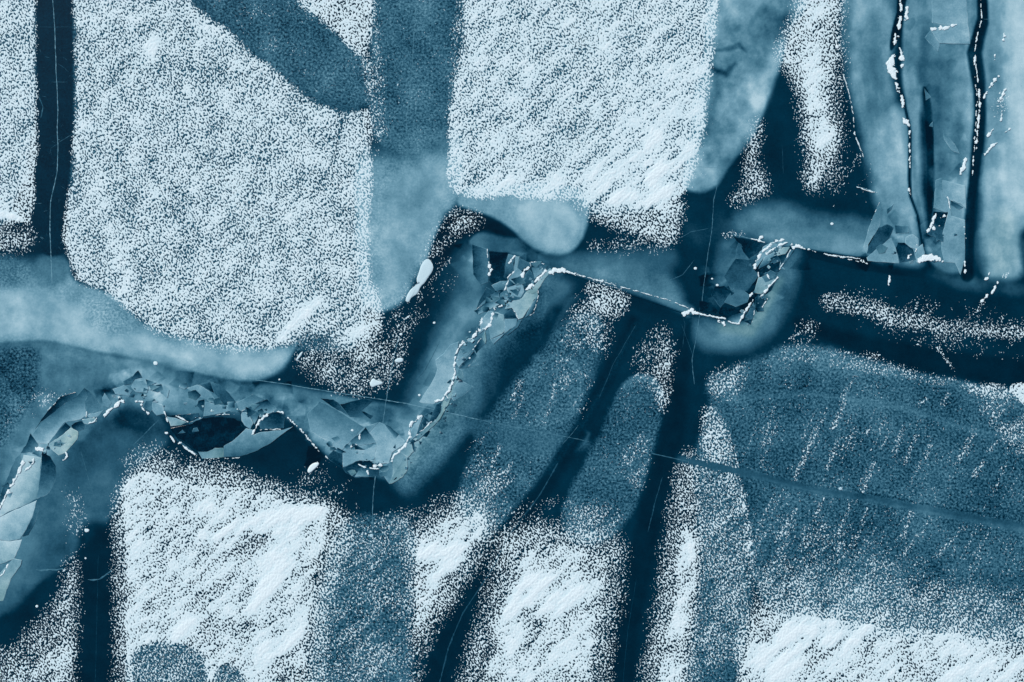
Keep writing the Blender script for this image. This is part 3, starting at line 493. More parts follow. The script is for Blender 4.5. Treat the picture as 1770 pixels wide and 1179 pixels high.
SL = [
 (Z1, '100,190 130,165 140,225 60,370 0,480 0,430', .32, .4, 0, 0), (Z1, '135,230 60,400 5,520 -60,600 60,530 145,497 235,450 265,330 255,250 270,190 215,180 150,170', .92, .70, 20, .25),
 (Z1, '270,150 320,180 355,240 358,310 335,380 300,425 235,452 250,340 262,250', .12, .42, 90, 0), (Z1, '-80,600 145,500 235,460 205,570 170,640 130,705 60,720 -80,700', .84, .72, 60, .1),
 (Z1, '235,460 205,570 145,690 180,680 225,600 250,530', .25, .32, 0, 0), (Z1, '-80,705 60,722 140,710 120,770 90,830 40,855 -80,890', .82, .75, 90, .3),
 (Z1, '195,35 245,105 225,150 130,160 165,110', .10, .34, 60, 0), (Z1, '-60,985 40,880 90,830 140,840 130,880 70,960 20,1100 -60,1110', .66, .72, 90, .85),
 (Z2, '665,380 740,300 775,375 745,430 760,580 700,620 540,650 370,870 250,860 215,770 290,650 440,540 560,440', .30, .70, 60, 0), (Z2, '500,385 655,340 668,388 560,440 440,540 290,650 240,720 370,530', .02, .22, 40, 0),
 (Z2, '740,300 790,330 875,420 915,480 890,540 790,585 765,575 745,430 775,380', .30, .46, 60, 0), (Z2, '760,575 880,545 945,520 880,590 800,605', .6, .66, 0, .1), (Z2, '550,650 605,700 500,790 370,870 450,760', .22, .48, 130, 0),
 (Z2, '605,700 680,745 670,820 600,900 545,960 480,985 380,900 370,870 500,790', .70, .80, 20, .85), (Z2, '610,680 650,650 715,635 745,670 735,720 680,745 620,710', .12, .25, 60, 0), (Z2, '720,620 850,600 870,640 780,670 740,660', .62, .7, 0, .5),
 (Z2, '950,350 1020,450 990,500 930,480 925,400', .62, .55, 90, 0), (Z2, '1030,310 1150,270 1230,330 1190,380 1060,360', .68, .55, 0, 0), (Z2, '1240,230 1340,220 1400,290 1380,350 1270,340 1220,290', .52, .68, 90, 0),
 (Z2, '1370,430 1450,420 1480,480 1420,540 1350,490', .3, .5, 30, 0), (Z2, '1440,440 1540,470 1570,560 1480,580 1430,520', .6, .72, 60, 0), (Z2, '1210,200 1290,120 1330,190 1250,210 1225,260', .15, .3, 90, 0), (Z2, '1500,290 1560,270 1610,320 1590,400 1520,350', .52, .6, 0, 0), (Z2, '1140,230 1225,180 1215,260 1150,270', .36, .3, 0, 0),
 (Z3, '310,240 420,205 480,230 560,290 630,400 560,385 470,340 370,280', .66, .55, 60, 0), (Z3, '430,205 550,180 590,290 555,275 480,225', .10, .3, 200, 0), (Z3, '550,175 640,200 720,270 815,385 740,410 690,410 600,300', .46, .14, 50, 0),
 (Z3, '815,385 990,300 1100,355 960,430 870,475 820,440', .42, .60, 100, 0), (Z3, '870,475 1010,400 1130,355 1230,450 1180,490 1050,540 1060,480 940,480', .12, .70, 80, 0), (Z3, '865,490 940,485 990,600 960,660 900,620 870,570', .68, .72, 90, 0),
 (Z3, '940,485 1062,488 1000,610', .30, .62, 90, 0), (Z3, '430,370 490,355 495,460 470,480 410,420', .16, .26, 90, 0), (Z3, '495,380 600,400 700,420 760,470 600,510 480,530 490,460', .54, .68, 60, 0), (Z3, '700,425 815,390 850,470 850,500 760,480', .62, .32, 30, 0),
 (Z3, '120,522 430,495 440,530 330,590 200,540', .05, .14, 0, 0), (Z3, '110,530 200,545 310,590 250,620 150,630', .66, .76, 60, .4), (Z3, '150,650 300,620 480,545 620,530 780,545 860,580 870,620 915,650 780,780 690,830 680,850 520,890 430,890 300,800 200,740', .0, .07, 90, 0),
 (Z3, '330,590 480,540 420,595 340,612', .36, .55, 0, 0), (Z3, '215,710 270,665 302,695', .32, .4, 0, 0), (Z3, '365,690 380,650 420,640 440,680', .3, .45, 0, 0), (Z3, '690,830 780,780 915,650 985,665 990,720 1060,690 1300,665 1400,630 1300,700 1170,800 1000,890 850,940 690,945 680,900', .66, .48, 80, .08),
 (Z3, '430,890 520,890 600,850 685,850 690,945 470,960', .56, .66, 0, .75), (Z3, '1060,580 1180,490 1250,480 1320,540 1300,650 1065,665 1050,620', .14, .34, 90, 0), (Z3, '120,720 150,650 220,760 330,840 430,920 400,915 300,840', .2, .4, 40, 0),
 (Z4, '190,200 340,270 480,360 590,430 640,460 400,720 260,600 100,500 60,330', .42, .62, 110, 0), (Z4, '200,170 330,180 400,230 480,340 340,265', .10, .2, 0, 0), (Z4, '400,230 630,170 740,190 620,300 680,370 500,360', .12, .28, 60, 0), (Z4, '620,300 740,345 712,382 690,370', .04, .1, 0, 0),
 (Z4, '640,460 800,410 700,520 660,465', .5, .6, 0, 0), (Z4, '660,465 700,520 770,620 600,650 520,640 500,600 600,530', .06, .55, 75, 0), (Z4, '700,520 800,410 850,430 1000,540 1080,620 930,720 900,830 760,830 770,620', .62, .74, 70, 0), (Z4, '852,428 885,440 1000,535 965,592', .25, .6, 130, 0),
 (Z4, '430,700 510,650 510,690 650,695 770,640 755,810 600,800 430,870', .60, .72, 20, 0), (Z4, '430,720 500,730 560,805 430,872', .62, .7, 60, 0), (Z4, '510,690 530,640 580,650 650,690', .0, .03, 0, 0), (Z4, '260,770 330,700 420,730 425,870 330,820', .24, .08, 70, 0),
 (Z4, '425,880 560,810 700,800 800,880 790,960 690,970 560,980 460,930', .08, .26, 100, 0), (Z4, '545,970 600,850 700,885 690,965', .28, .62, 110, .05), (Z4, '470,910 550,880 570,930 520,960', .5, .6, 0, .8), (Z4, '800,880 930,800 940,900 940,1000 900,1040', .5, .6, 60, 0),
 (Z4, '930,780 1000,705 1090,770 1085,900 1040,970 930,1035 900,1040 940,940', .58, .66, 60, .55), (Z4, '940,1005 1020,920 1040,935 960,1000', .05, .1, 0, 0), (Z4, '940,670 965,635 968,685', .03, .1, 0, 0), (Z4, '1130,610 1150,600 1165,715 1145,700', .06, .15, 0, 0),
 (Z4, '1000,705 1110,610 1130,620 1150,710 1090,770', .55, .62, 30, .35), (Z4, '1120,600 1110,520 1160,430 1250,340 1200,470 1175,550', .60, .72, 0, 0), (Z4, '1175,550 1215,440 1260,350 1310,400 1270,460', .34, .06, 20, 0), (Z4, '1310,400 1340,330 1380,230 1435,205 1420,300 1390,370 1340,410', .36, .05, 30, 0),
 (Z4, '1180,550 1270,470 1390,370 1440,290 1450,250 1470,290 1420,380 1300,500 1190,600', .55, .66, 20, .9), (Z4, '1205,605 1230,610 1215,635', .06, .1, 0, 0),
 (Z5, '280,440 360,380 420,300 500,270 490,330 460,400 470,500 450,590 400,720 340,810 260,850 130,830 230,680 280,590 300,520', .66, .84, 60, 0), (Z5, '490,400 530,290 620,270 700,235 640,330 500,510 470,470', .38, .60, 100, 0),
 (Z5, '640,335 705,235 740,290 660,380', .14, .28, 0, 0), (Z5, '500,520 640,355 665,400 610,480 560,515', .05, .30, 50, 0), (Z5, '560,515 660,440 690,490', .42, .5, 0, 0), (Z5, '500,620 560,650 635,690 530,780 450,820 420,780 460,680', .66, .52, 40, .05),
 (Z5, '485,600 535,630 490,640', .05, .1, 0, 0), (Z5, '415,710 455,705 450,740 410,745', .0, .08, 0, 0), (Z5, '500,525 530,540 545,600 490,640 440,740 400,860 345,920 350,830 430,730 455,640', .56, .66, 90, .85),
 (Z6, '295,185 470,195 450,280 430,430 470,450 330,490 295,460 300,300', .0, .06, 90, 0), (Z6, '140,120 280,165 292,300 290,470 220,500 150,400', .24, .42, 0, 0), (Z6, '440,440 450,300 475,210 540,225 520,300 530,380 480,410', .50, .26, 90, 0), (Z6, '540,225 580,235 560,330 550,370 525,390', .6, .66, 0, .2),
 (Z6, '275,515 360,575 250,640 180,715 210,630', .30, .14, 110, 0), (Z6, '180,720 370,580 400,610 470,640 340,700 290,730 200,770', .12, .72, 60, 0), (Z6, '320,500 400,460 470,460 450,545 380,580', .60, .36, 60, 0), (Z6, '380,580 450,545 490,580 490,640 420,640', .52, .42, 0, 0),
 (Z6, '460,540 480,430 560,340 600,370 600,470 620,560 590,610 500,600', .56, .80, 60, 0), (Z6, '490,610 520,590 590,620 580,640 500,640', .26, .36, 0, 0), (Z6, '610,430 670,350 720,440 700,470 620,490', .44, .22, 90, 0), (Z6, '580,250 680,290 690,330 640,330 590,370 560,340', .35, .42, 0, 0),
 (Z6, '680,290 845,320 800,345 720,335 685,320', .0, .30, 80, 0), (Z6, '690,335 830,340 790,380 720,440', .42, .62, 60, 0), (Z6, '860,340 880,352 800,460 740,560 700,580 640,560 720,500 800,400', .68, .74, 90, .7), (Z6, '640,560 740,560 750,590 700,660 610,800 570,815 550,760 510,710 440,720 480,650 600,620', .70, .82, 0, .65),
 (Z6, '752,590 735,680 710,750 630,800 680,690', .62, .08, 30, .05), (Z6, '430,770 500,715 555,800 440,805', .34, .14, 60, 0), (Z6, '350,745 430,770 440,850 435,930 390,960 310,1000 290,880', .58, .70, 0, .25), (Z6, '440,810 560,810 545,870 440,945', .56, .68, 120, 0),
 (Z6, '600,820 560,890 470,960 440,950 545,870 570,820', .34, .44, 0, 0), (Z6, '310,1000 435,950 340,1045', .56, .64, 0, 0), (Z6, '290,735 340,740 310,870 200,950 230,820', .62, .72, 60, 0), (Z6, '230,975 260,930 270,1010 262,1040', .5, .6, 0, .9),
 (Z7, '470,140 610,165 740,195 700,270 610,330 560,270 520,190', .0, .09, 0, 0), (Z7, '500,260 530,180 600,300 640,400 560,380 500,320', .34, .42, 60, 0), (Z7, '540,380 580,370 590,410 535,430', .1, .16, 0, 0), (Z7, '660,330 640,400 700,470 600,600 470,620 400,480 450,400 500,330 610,340', .24, .36, 60, 0),
 (Z7, '400,700 500,550 620,640 600,700 500,740', .34, .50, 60, 0), (Z7, '320,570 400,560 490,620 370,745 290,640', .16, .28, 90, 0), (Z7, '190,690 290,700 345,770 340,800 190,780', .0, .05, 0, 0), (Z7, '370,740 550,750 540,790 430,830 350,800', .0, .06, 0, 0),
 (Z7, '430,835 500,800 570,790 550,850 520,880 450,860', .22, .62, 60, 0), (Z7, '730,230 810,190 900,170 930,200 810,270 740,320 680,400 660,390 690,300', .58, .80, 120, 0), (Z7, '820,270 900,235 960,230 920,290 830,310', .72, .8, 0, .7), (Z7, '740,320 820,270 830,310 780,370 690,420', .66, .5, 60, 0),
 (Z7, '700,430 790,370 880,335 860,440 750,460', .0, .12, 90, 0), (Z7, '690,490 760,480 850,480 790,560 720,630 650,620', .62, .82, 130, .5), (Z7, '860,440 970,250 990,262 900,390', .3, .46, 0, 0), (Z7, '740,640 850,490 800,600', .06, .14, 0, 0),
 (Z7, '660,660 700,640 760,670 720,740 670,750', .22, .1, 60, 0), (Z7, '660,750 730,740 740,775 680,780', .1, .16, 0, 0), (Z7, '580,830 650,700 670,760 640,850', .44, .3, 60, 0), (Z7, '570,860 640,840 625,890', .18, .1, 0, 0), (Z7, '620,640 650,625 660,655 625,655', .04, .1, 0, 0),
 (Z8, '430,260 400,330 330,500 280,680 310,740 400,600 440,450 460,330', .46, .62, 90, .05), (Z8, '310,740 320,650 420,500 500,470 560,500 520,600 380,740', .30, .06, 0, 0), (Z8, '310,780 500,610 540,600 580,690 610,830 320,810', .60, .72, 60, .1), (Z8, '580,690 600,640 660,640 740,700 770,800 620,830', .05, .16, 60, 0),
 (Z8, '670,590 740,560 790,600 790,700 720,690 670,650', .66, .72, 0, 0), (Z8, '570,480 700,480 700,550 580,555', .3, .4, 0, 0), (Z8, '770,700 830,650 850,740 810,830 770,820', .62, .7, 0, 0), (Z8, '930,350 1060,360 1090,400 1040,500 1020,640 960,600 870,560', .02, .28, 120, 0),
 (Z8, '1010,60 1220,110 1230,330 1180,280 1090,250 1060,220 1010,180', .62, .74, 0, 0), (Z8, '950,60 1010,40 1010,180 1060,230 1080,350 1040,360 930,320', .50, .58, 90, 0), (Z8, '1090,250 1205,312 1160,335 1090,290', .14, .4, 90, 0), (Z8, '1080,300 1090,390 1220,430 1220,800 1180,940 1130,830 1030,820 1000,700 1010,560', .60, .72, 0, .05),
 (Z8, '500,330 560,280 540,330 500,370', .3, .36, 0, 0),
 (Z9, '650,-60 870,-60 900,290 700,285 640,200 650,190 780,170 650,150', .56, .70, 30, 0), (Z9, '680,202 830,190 850,290 710,288', .22, .48, 60, 0), (Z9, '600,250 640,200 700,285 690,340', .44, .6, 0, 0), (Z9, '600,580 645,640 610,660', .42, .5, 0, 0), (Z9, '630,830 655,800 655,835', .4, .5, 0, 0), (Z9, '720,850 800,950 830,1010 780,990 730,920', .46, .56, 60, 0)]
zi = {z_: 0 for z_ in (Z1, Z2, Z3, Z4, Z5, Z6, Z7, Z8, Z9)}
for k, (z_, s, la, lb, ang, wm) in enumerate(SL):
    la, lb = [min(1, max(0, v+(v-.45)*.32+rnd.uniform(-.03, .03))) for v in (la-.04*(lb > la), lb+.10*(lb > la))]  # clear and milky tones pushed apart; some facet shading is put into the colour
    slab_mesh('ice_shard', Z(z_, s), la, lb, ang, wm, zi[z_])
    zi[z_] += 1
for s, n, sp in (('0,860 50,790 110,760', 7, 12), ('200,680 290,670 400,700 470,720', 17, 12), ('560,760 620,800 680,810', 12, 16), ('700,790 750,720 800,600', 12, 12), ('830,560 880,500 930,460', 20, 16), ('1300,540 1330,480 1350,430', 12, 10), ('1520,430 1600,430 1660,400', 3, 16)):
    q = P(s)
    for _ in range(n):
        i = rnd.randrange(len(q)-1); t = rnd.random(); x = q[i][0]*(1-t)+q[i+1][0]*t+rnd.gauss(0, sp/2); y = q[i][1]*(1-t)+q[i+1][1]*t+rnd.gauss(0, sp/2)
        r_ = rnd.uniform(5, 13); m_ = rnd.choice((3, 3, 4, 4, 5)); a0 = rnd.uniform(0, 6.28); l0 = rnd.choice((.0, .06, .14, .3)); l1 = rnd.choice((.35, .5, .65, .8))
        slab_mesh('ice_shard', [(x+r_*rnd.uniform(.7, 1.2)*math.cos(a0+6.28*j/m_), y+r_*rnd.uniform(.45, .9)*math.sin(a0+6.28*j/m_)) for j in range(m_)], l0, l1, rnd.choice((30, 60, 80, 120, 200, 330)), rnd.choice((0, 0, 0, .3)), rnd.uniform(6, 22))
# small rubble along the crests
RUB = [(P('760,740 790,650 800,600 830,560'), 30, 9), (P('690,820 720,760 745,715'), 16, 11), (P('850,540 900,500 930,470'), 26, 14), (P('1290,555 1320,500 1335,450 1345,420'), 26, 12), (P('60,780 100,770 130,750'), 10, 8), (P('610,770 640,800 665,800'), 12, 9), (P('320,700 380,712 430,712 470,715'), 14, 8), (P('200,690 240,680 275,700'), 12, 9), (P('1540,430 1600,440 1650,400'), 5, 16)]
rub = []
for pl, n, sp in RUB:
    for _ in range(n):
        i = rnd.randrange(len(pl)-1); t = rnd.random(); x = pl[i][0]*(1-t)+pl[i+1][0]*t+rnd.gauss(0, sp/2); y = pl[i][1]*(1-t)+pl[i+1][1]*t+rnd.gauss(0, sp/2)
        r_ = rnd.uniform(1.6, 4.5); m_ = rnd.choice((3, 4, 4, 5)); a0 = rnd.uniform(0, 6.28)
        pts = [(x+r_*rnd.uniform(.7, 1.2)*math.cos(a0+6.28*j/m_), y+r_*rnd.uniform(.5, 1.1)*math.sin(a0+6.28*j/m_)) for j in range(m_)]
        l0 = rnd.choice((.05, .2, .35, .6, .7, .8)); rub.append(slab_mesh('ice_fragment', pts, l0, min(1, l0+rnd.uniform(-.04, .25)), rnd.uniform(0, 360), rnd.choice((0, 0, .3)), 20+rnd.randrange(8), rise=.012))

# ------------------------------------------------------------------ snow caught on edges, clumps, crack lines
def mound(name, pts, wd, hgt, seed, dotted=False, tone=.75):
    p = np.array(pts, float); wl = np.array([wd]*len(p) if np.isscalar(wd) else wd, float); g = .62; m = wl.max()/2+3
    x_, y_ = np.meshgrid(np.arange(p[:, 0].min()-m, p[:, 0].max()+m, g), np.arange(p[:, 1].min()-m, p[:, 1].max()+m, g))
    best = np.full(x_.shape, -1e9)
    wob = 1.1*gnoise(x_/7+seed, y_/7, 300+seed); wob2 = 1.1*gnoise(x_/7, y_/7+seed, 500+seed); xx, yy = x_+wob, y_+wob2
    vary = gnoise(x_/8+seed*3, y_/8, 1100+seed)*1.2
    for i in range(len(p)-1):
        ax, ay = p[i]; ex, ey = p[i+1]-p[i]; t = np.clip(((xx-ax)*ex+(yy-ay)*ey)/(ex*ex+ey*ey+1e-9), 0, 1)
        hw = (wl[i]*(1-t)+wl[i+1]*t)/2*(1+(.9 if wl.max() < 8 else .3)*vary); best = np.maximum(best, hw-np.hypot(xx-ax-t*ex, yy-ay-t*ey))
    n1, n2 = gnoise(x_/1.9, y_/1.9, 700+seed), gnoise(x_/5.5+seed, y_/5.5, 900+seed)
    best = best-(.55 if dotted else .3 if wl.max() > 2.2 else .12); amp = min(1.5, .35+.26*wl.max())*(1 if dotted or wl.max() > 2.2 else .55); f = best+amp*(.8*n1+1.3*n2)*(1.7 if dotted else 1.1)
    ok = f[:-1, :-1]+f[1:, 1:]+f[:-1, 1:]+f[1:, :-1] > 0
    if ok.sum() < 2: f = best+.4; ok = f[:-1, :-1] > 0
    z = np.where(f > 0, .034+hgt*(np.sqrt(np.clip(f, 0, 4))/2)*(1+.4*n1), .026); z = np.where(f < -.8, .0, z)
    co_ = np.stack([(x_-885)*PX, (589.5-y_)*PX, z], -1); th = np.clip(.08+.4*f+tone*.25+.25*n2, .06, tone)[..., None]
    return grid_mesh(name, ok, co_, th.astype(np.float32), 'snow', M_SNOW)
ST = [
 (Z1, '150,215 100,320 50,410 0,510', 16, 'thin white snow line along the bright slab at the left frame edge'), (Z1, '215,180 212,225 190,250 160,270', 10, 'curled snow sliver on top of the bright leftmost slab'),
 (Z1, '230,130 250,125 265,138', 24, 'snow lump beside the dark wedge above the leftmost slab'), (Z1, '425,155 428,190 405,205', 11, 'snow sliver at the lower tip of the yellowish slab'), (Z1, '52,868 25,920 -20,960', 10, 'short snow line by the lowest slab at the left frame edge'),
 (Z2, '945,575 1010,520 1065,480 1110,430 1135,440', 26, 'thick white snow streak on the crest of the left ridge'), (Z2, '1255,430 1300,432 1335,440', 22, 'snow lump just right of the crest of the left ridge'), (Z2, '1330,470 1335,510 1395,560', 16, 'broken snow trail stepping down right of the left crest'),
 (Z2, '1560,550 1575,590 1590,640', 13, 'short upright snow sliver left of the black ice pane'), (Z2, '765,595 768,540', 9, 'tiny snow fleck at the corner of the long gradient slab'), (Z2, '780,665 820,650 850,640 865,605', 12, 'small snow line above the yellowish slab'),
 (Z2, '1570,750 1620,785 1665,850', 15, 'snow line curving along the left rim of the black ice pane'), (Z2, '375,520 400,500 440,460 490,400', 6, 'fine snow trace on the dark edge of the long gradient slab'),
 (Z3, '985,710 1030,620 1060,570 1085,545 1135,515', 24, 'bright snow streak beside the small triangular slab'), (Z3, '1062,665 1180,660 1290,660', 7, 'straight hairline of snow under the dark square pane'), (Z3, '1200,475 1280,485 1320,520 1370,570', 13, 'snow beads over the top right of the dark square pane'),
 (Z3, '1370,570 1400,600 1460,650 1520,710 1560,765 1600,810 1650,880', 10, 'beaded snow line running down the dark edge towards the lower ridge corner'), (Z3, '250,800 320,870 400,915', 20, 'white snow streak on the lower left rim of the black ice pane'), (Z3, '470,962 600,955 700,958 850,950', 5, 'hairline of snow along the bottom rim of the black ice pane'),
 (Z3, '600,520 700,505 800,515', 6, 'thin glint of snow along the top of the black ice pane'), (Z3, '200,525 260,545 320,585', 10, 'thin snow sliver at the upper left of the black ice pane'), (Z3, '340,590 400,545 455,545', 6, 'fine snow thread over the top left of the black ice pane'),
 (Z4, '0,490 60,560 140,650 200,720 290,790', 10, 'beaded snow line down to the dark slab at the lower ridge corner'), (Z4, '925,810 950,750 1000,710 1060,650', 18, 'snow crest rising from the lowest corner of the ridge'), (Z4, '1060,650 1110,560 1110,450 1160,390 1225,345', 24, 'bright crumbly snow crest left of the two dark panes'),
 (Z4, '1180,545 1270,465 1340,400', 9, 'thin snow edge under the lower dark pane'), (Z4, '1300,370 1335,410', 8, 'tiny snow bar between the two dark panes'), (Z4, '1370,200 1440,185 1490,110 1555,5', 18, 'snow crest above the upper dark pane'), (Z4, '590,840 650,868 720,880 795,885', 12, 'curved snow lip over the small lower pane'),
 (Z4, '760,860 800,845', 34, 'small snow lump at the end of the curved lip'), (Z4, '678,900 688,940', 15, 'snow drop on the small lower pane'), (Z4, '606,535 595,590', 12, 'small snow fleck on the dark peaked slab'), (Z4, '515,660 545,640 575,638', 16, 'snow fleck over the eye shaped dark hole'), (Z4, '1485,140 1500,165', 9, 'tiny snow hook by the crest above the dark panes'),
 (Z5, '400,730 440,640 465,570 460,430 490,340 540,275', 17, 'long narrow snow crest along the bright slab of the middle ridge'), (Z5, '540,275 620,245 660,185 740,150', 22, 'crumbly snow crest at the bend of the middle ridge'), (Z5, '665,180 700,110 715,50', 14, 'snow spur pointing up from the bend of the middle ridge'), (Z5, '745,150 790,110 815,10', 22, 'wide snow spur right of the bend of the middle ridge'), (Z5, '630,345 705,240', 7, 'snow edge on the upper small dark pane'),
 (Z6, '440,545 470,460 465,430 530,370', 12, 'snow sliver left of the bright central slab'), (Z6, '490,300 500,260 535,228', 15, 'snow sliver at the top of the middle ridge'), (Z6, '298,395 318,345 300,310', 24, 'snow lump on the left wall of the black gap'), (Z6, '870,375 920,358 990,362', 44, 'brightest snow lump where the middle ridge meets the straight crack'), (Z6, '820,370 760,430 722,465', 20, 'snow streak below the brightest lump'),
 (Z6, '650,525 690,505 715,500', 30, 'snow lump in the heart of the middle ridge'), (Z6, '650,335 625,370 605,415', 30, 'snow wedge right of the bright central slab'), (Z6, '410,690 350,712', 16, 'snow crumbs left of the yellowish slab'), (Z6, '675,290 680,320', 10, 'tiny snow fleck under the top edge of the middle ridge'), (Z6, '990,365 1060,385 1120,400 1179,415', 16, 'snow beads at the start of the straight crack'),
 (Z6, '752,545 745,580 755,595 735,680 712,750 670,778', 5, 'fine pale rim around the dark slab on the right of the middle ridge'), (Z6, '680,285 760,287 850,320', 6, 'fine snow rim on the top edge of the middle ridge'), (Z6, '280,165 285,250 298,300', 6, 'fine snow rim on the left wall of the black gap'), (Z6, '510,710 545,760 570,812', 6, 'snow thread on the foot of the yellowish slab'), (Z6, '1010,375 1300,450 1500,510 1700,560', 6, 'snow edge running down the straight crack'), (Z6, '1300,455 1360,470', 18, 'snow lump halfway along the straight crack'), (Z6, '1700,565 1850,605 2000,650 2140,710', 6, 'lower half of the snow edge on the straight crack'),
 (Z7, '660,400 690,320 740,260', 22, 'lower snow streak on the head of the right loop'), (Z7, '740,260 800,200 905,165', 18, 'snow streak over the top of the right loop'), (Z7, '760,290 830,235 940,190', 15, 'second snow streak over the top of the right loop'), (Z7, '610,160 680,172 740,192', 9, 'thin snow edge leading into the right loop'), (Z7, '700,175 720,140', 22, 'snow tooth above the right loop'),
 (Z7, '970,232 1010,222 1060,235', 28, 'snow lump right of the loop where the long crack begins'), (Z7, '1060,238 1179,272 1300,300 1500,345 1620,375', [14, 8, 8, 5, 4], 'snow edge along the long crack right of the loop'), (Z7, '765,465 785,500', 11, 'curved snow fleck below the black hole of the loop'), (Z7, '850,470 850,490 790,560 720,645', 14, 'snow rim on the right side of the loop'), (Z7, '645,680 600,750 575,785 525,880', 14, 'snow rim on the inner left side of the loop'),
 (Z7, '65,795 130,775 160,790', 36, 'snow lump at the left foot of the right loop'), (Z7, '140,785 250,812 330,825 425,842', 15, 'snow rim along the bottom left of the loop'), (Z7, '370,868 400,880', 22, 'snow crumb under the bottom rim of the loop'), (Z7, '430,860 520,885', 12, 'snow rim at the lowest point of the loop'), (Z7, '660,770 640,870', 7, 'hairline of snow below the small dark panes of the loop'), (Z7, '725,745 768,670 700,655', 6, 'snow thread round the small dark pane of the loop'), (Z7, '870,420 915,350 965,255', 6, 'fine snow line down the outer side of the loop'), (Z7, '640,625 620,650', 12, 'snow dot at the waist of the loop'), (Z7, '690,450 695,485', 10, 'snow dot under the lower streak of the loop'),
 (Z8, '820,800 860,780 900,775 960,790', 60, 'splash of snow where the snow filled crack meets the long crack'), (Z8, '870,555 900,500 950,380', 20, 'snow streak left of the black gap'), (Z8, '925,515 965,488', 22, 'snow fleck inside the black gap'), (Z8, '1000,408 1030,392', 18, 'upper snow fleck in the black gap'), (Z8, '695,775 718,755', 18, 'snow crumb left of the snow splash'), (Z8, '1010,790 1015,810', 20, 'snow dot right of the snow splash'),
 (Z8, '190,115 300,155 400,175', 6, 'thin snow scratch left of the tall ice tongue'), (Z8, '1060,220 1080,320', 9, 'snow sliver on the corner of the pale slab'), (Z8, '430,265 380,370 345,450', 4, 'fine snow trace at the foot of the tall ice tongue'), (Z8, '512,1025 520,955', 18, 'short snow dash on the dark ice below the long crack'), (Z8, '1410,985 1460,910', 16, 'snow dash below the palest ice sheet'), (Z8, '1380,1179 1420,1130', 26, 'lowest snow dash below the palest ice sheet'), (Z8, '1520,1020 1470,1105', 20, 'middle snow dash below the palest ice sheet'), (Z8, '1222,930 1215,800', 14, 'snow at the foot of the right dark crack'), (Z8, '1225,600 1215,460', 12, 'snow bead low on the right dark crack'), (Z8, '775,660 765,720', 12, 'snow chip left of the snow filled crack foot'), (Z8, '0,755 120,775 250,790', 7, 'snow edge of the long crack left of the tall tongue'), (Z8, '250,790 275,815', 16, 'snow crumb where the long crack meets the tall tongue'), (Z8, '700,150 712,180', 18, 'lowest snow bead in the snow filled crack'),
 (Z9, '487,55 482,100 478,135', 18, 'snow slip right of the top of the snow filled crack'), (Z9, '442,115 430,180', 22, 'upper snow slip left of the crack'), (Z9, '445,0 440,50 448,80', 14, 'snow crumbs at the very top of the crack'), (Z9, '412,225 402,290', 22, 'crumbly snow on the left wall of the crack'), (Z9, '392,370 375,430 390,480 412,515', [26, 52, 52, 20], 'largest white snow pocket beside the crack'), (Z9, '440,325 455,390 445,460', [14, 30, 10], 'snow strip right of the crack bend'),
 (Z9, '410,540 430,590 450,640 465,705', 16, 'snow crumbs below the largest pocket'), (Z9, '462,775 475,800 498,825', [8, 34, 16], 'small triangular snow pocket on the crack'), (Z9, '505,850 500,960 505,1100', 9, 'snow beads in the straight lower part of the crack'), (Z9, '655,190 720,185 770,172 808,163', [22, 24, 18, 10], 'bright snow bar across the cloudy strip'), (Z9, '1122,220 1118,262', 18, 'snow fleck high on the palest ice sheet'),
 (Z9, '1078,510 1030,570 990,640', [22, 14, 10], 'slanting snow streak right of the right dark crack'), (Z9, '1142,560 1120,610 1090,665', 11, 'snow streak in the middle of the palest sheet'), (Z9, '1110,730 1100,800', 9, 'short snow dash below the middle streak'), (Z9, '1052,850 1018,900', 18, 'wide snow dash beside the right dark crack'), (Z9, '1165,845 1120,872', 10, 'small snow dash at the right of the wide dash'), (Z9, '1085,935 1050,960 1000,1012', 13, 'lower slanting snow streak on the palest sheet'), (Z9, '870,1045 850,1110 832,1155', [14, 30, 8], 'snow wedge left of the right dark crack'),
 (Z9, '65,490 100,600 130,740 140,880 200,1030', 5, 'faint snow trail down the left side of the tall tongue'), (Z9, '25,285 25,315', 16, 'snow dot at the edge of the ragged snow strip'), (Z9, '968,-40 972,60 978,125', 5, 'snow thread at the top of the right dark crack'), (Z9, '972,140 945,240 932,340 940,450 955,560', 6, 'snow thread on the bend of the right dark crack'), (Z9, '957,590 962,700 950,850 935,1000', [10, 16, 12, 5], 'pale snow ribbon along the right dark crack'), (Z9, '930,500 945,640 935,850 915,1150', 6, 'snow beads along the lower right dark crack'), (Z9, '1062,365 1060,395', 10, 'tiny snow fleck beside the right crack bend'), (Z9, '925,380 928,420', 12, 'snow bead at the bend of the right dark crack')]
for k, (z_, s, wd, lab) in enumerate(ST):
    sc = z_[2]; pts = Z(z_, s); wl = [q/sc for q in wd] if isinstance(wd, list) else wd/sc
    big = (max(wl) if isinstance(wl, list) else wl)
    tag(mound('snow_streak', pts, wl, .016, k, dotted=('bead' in lab or 'crumb' in lab) and k not in (49, 62), tone=.95 if big > 2.5 else .6), lab, 'snow streak', 'snow caught along the broken ice')

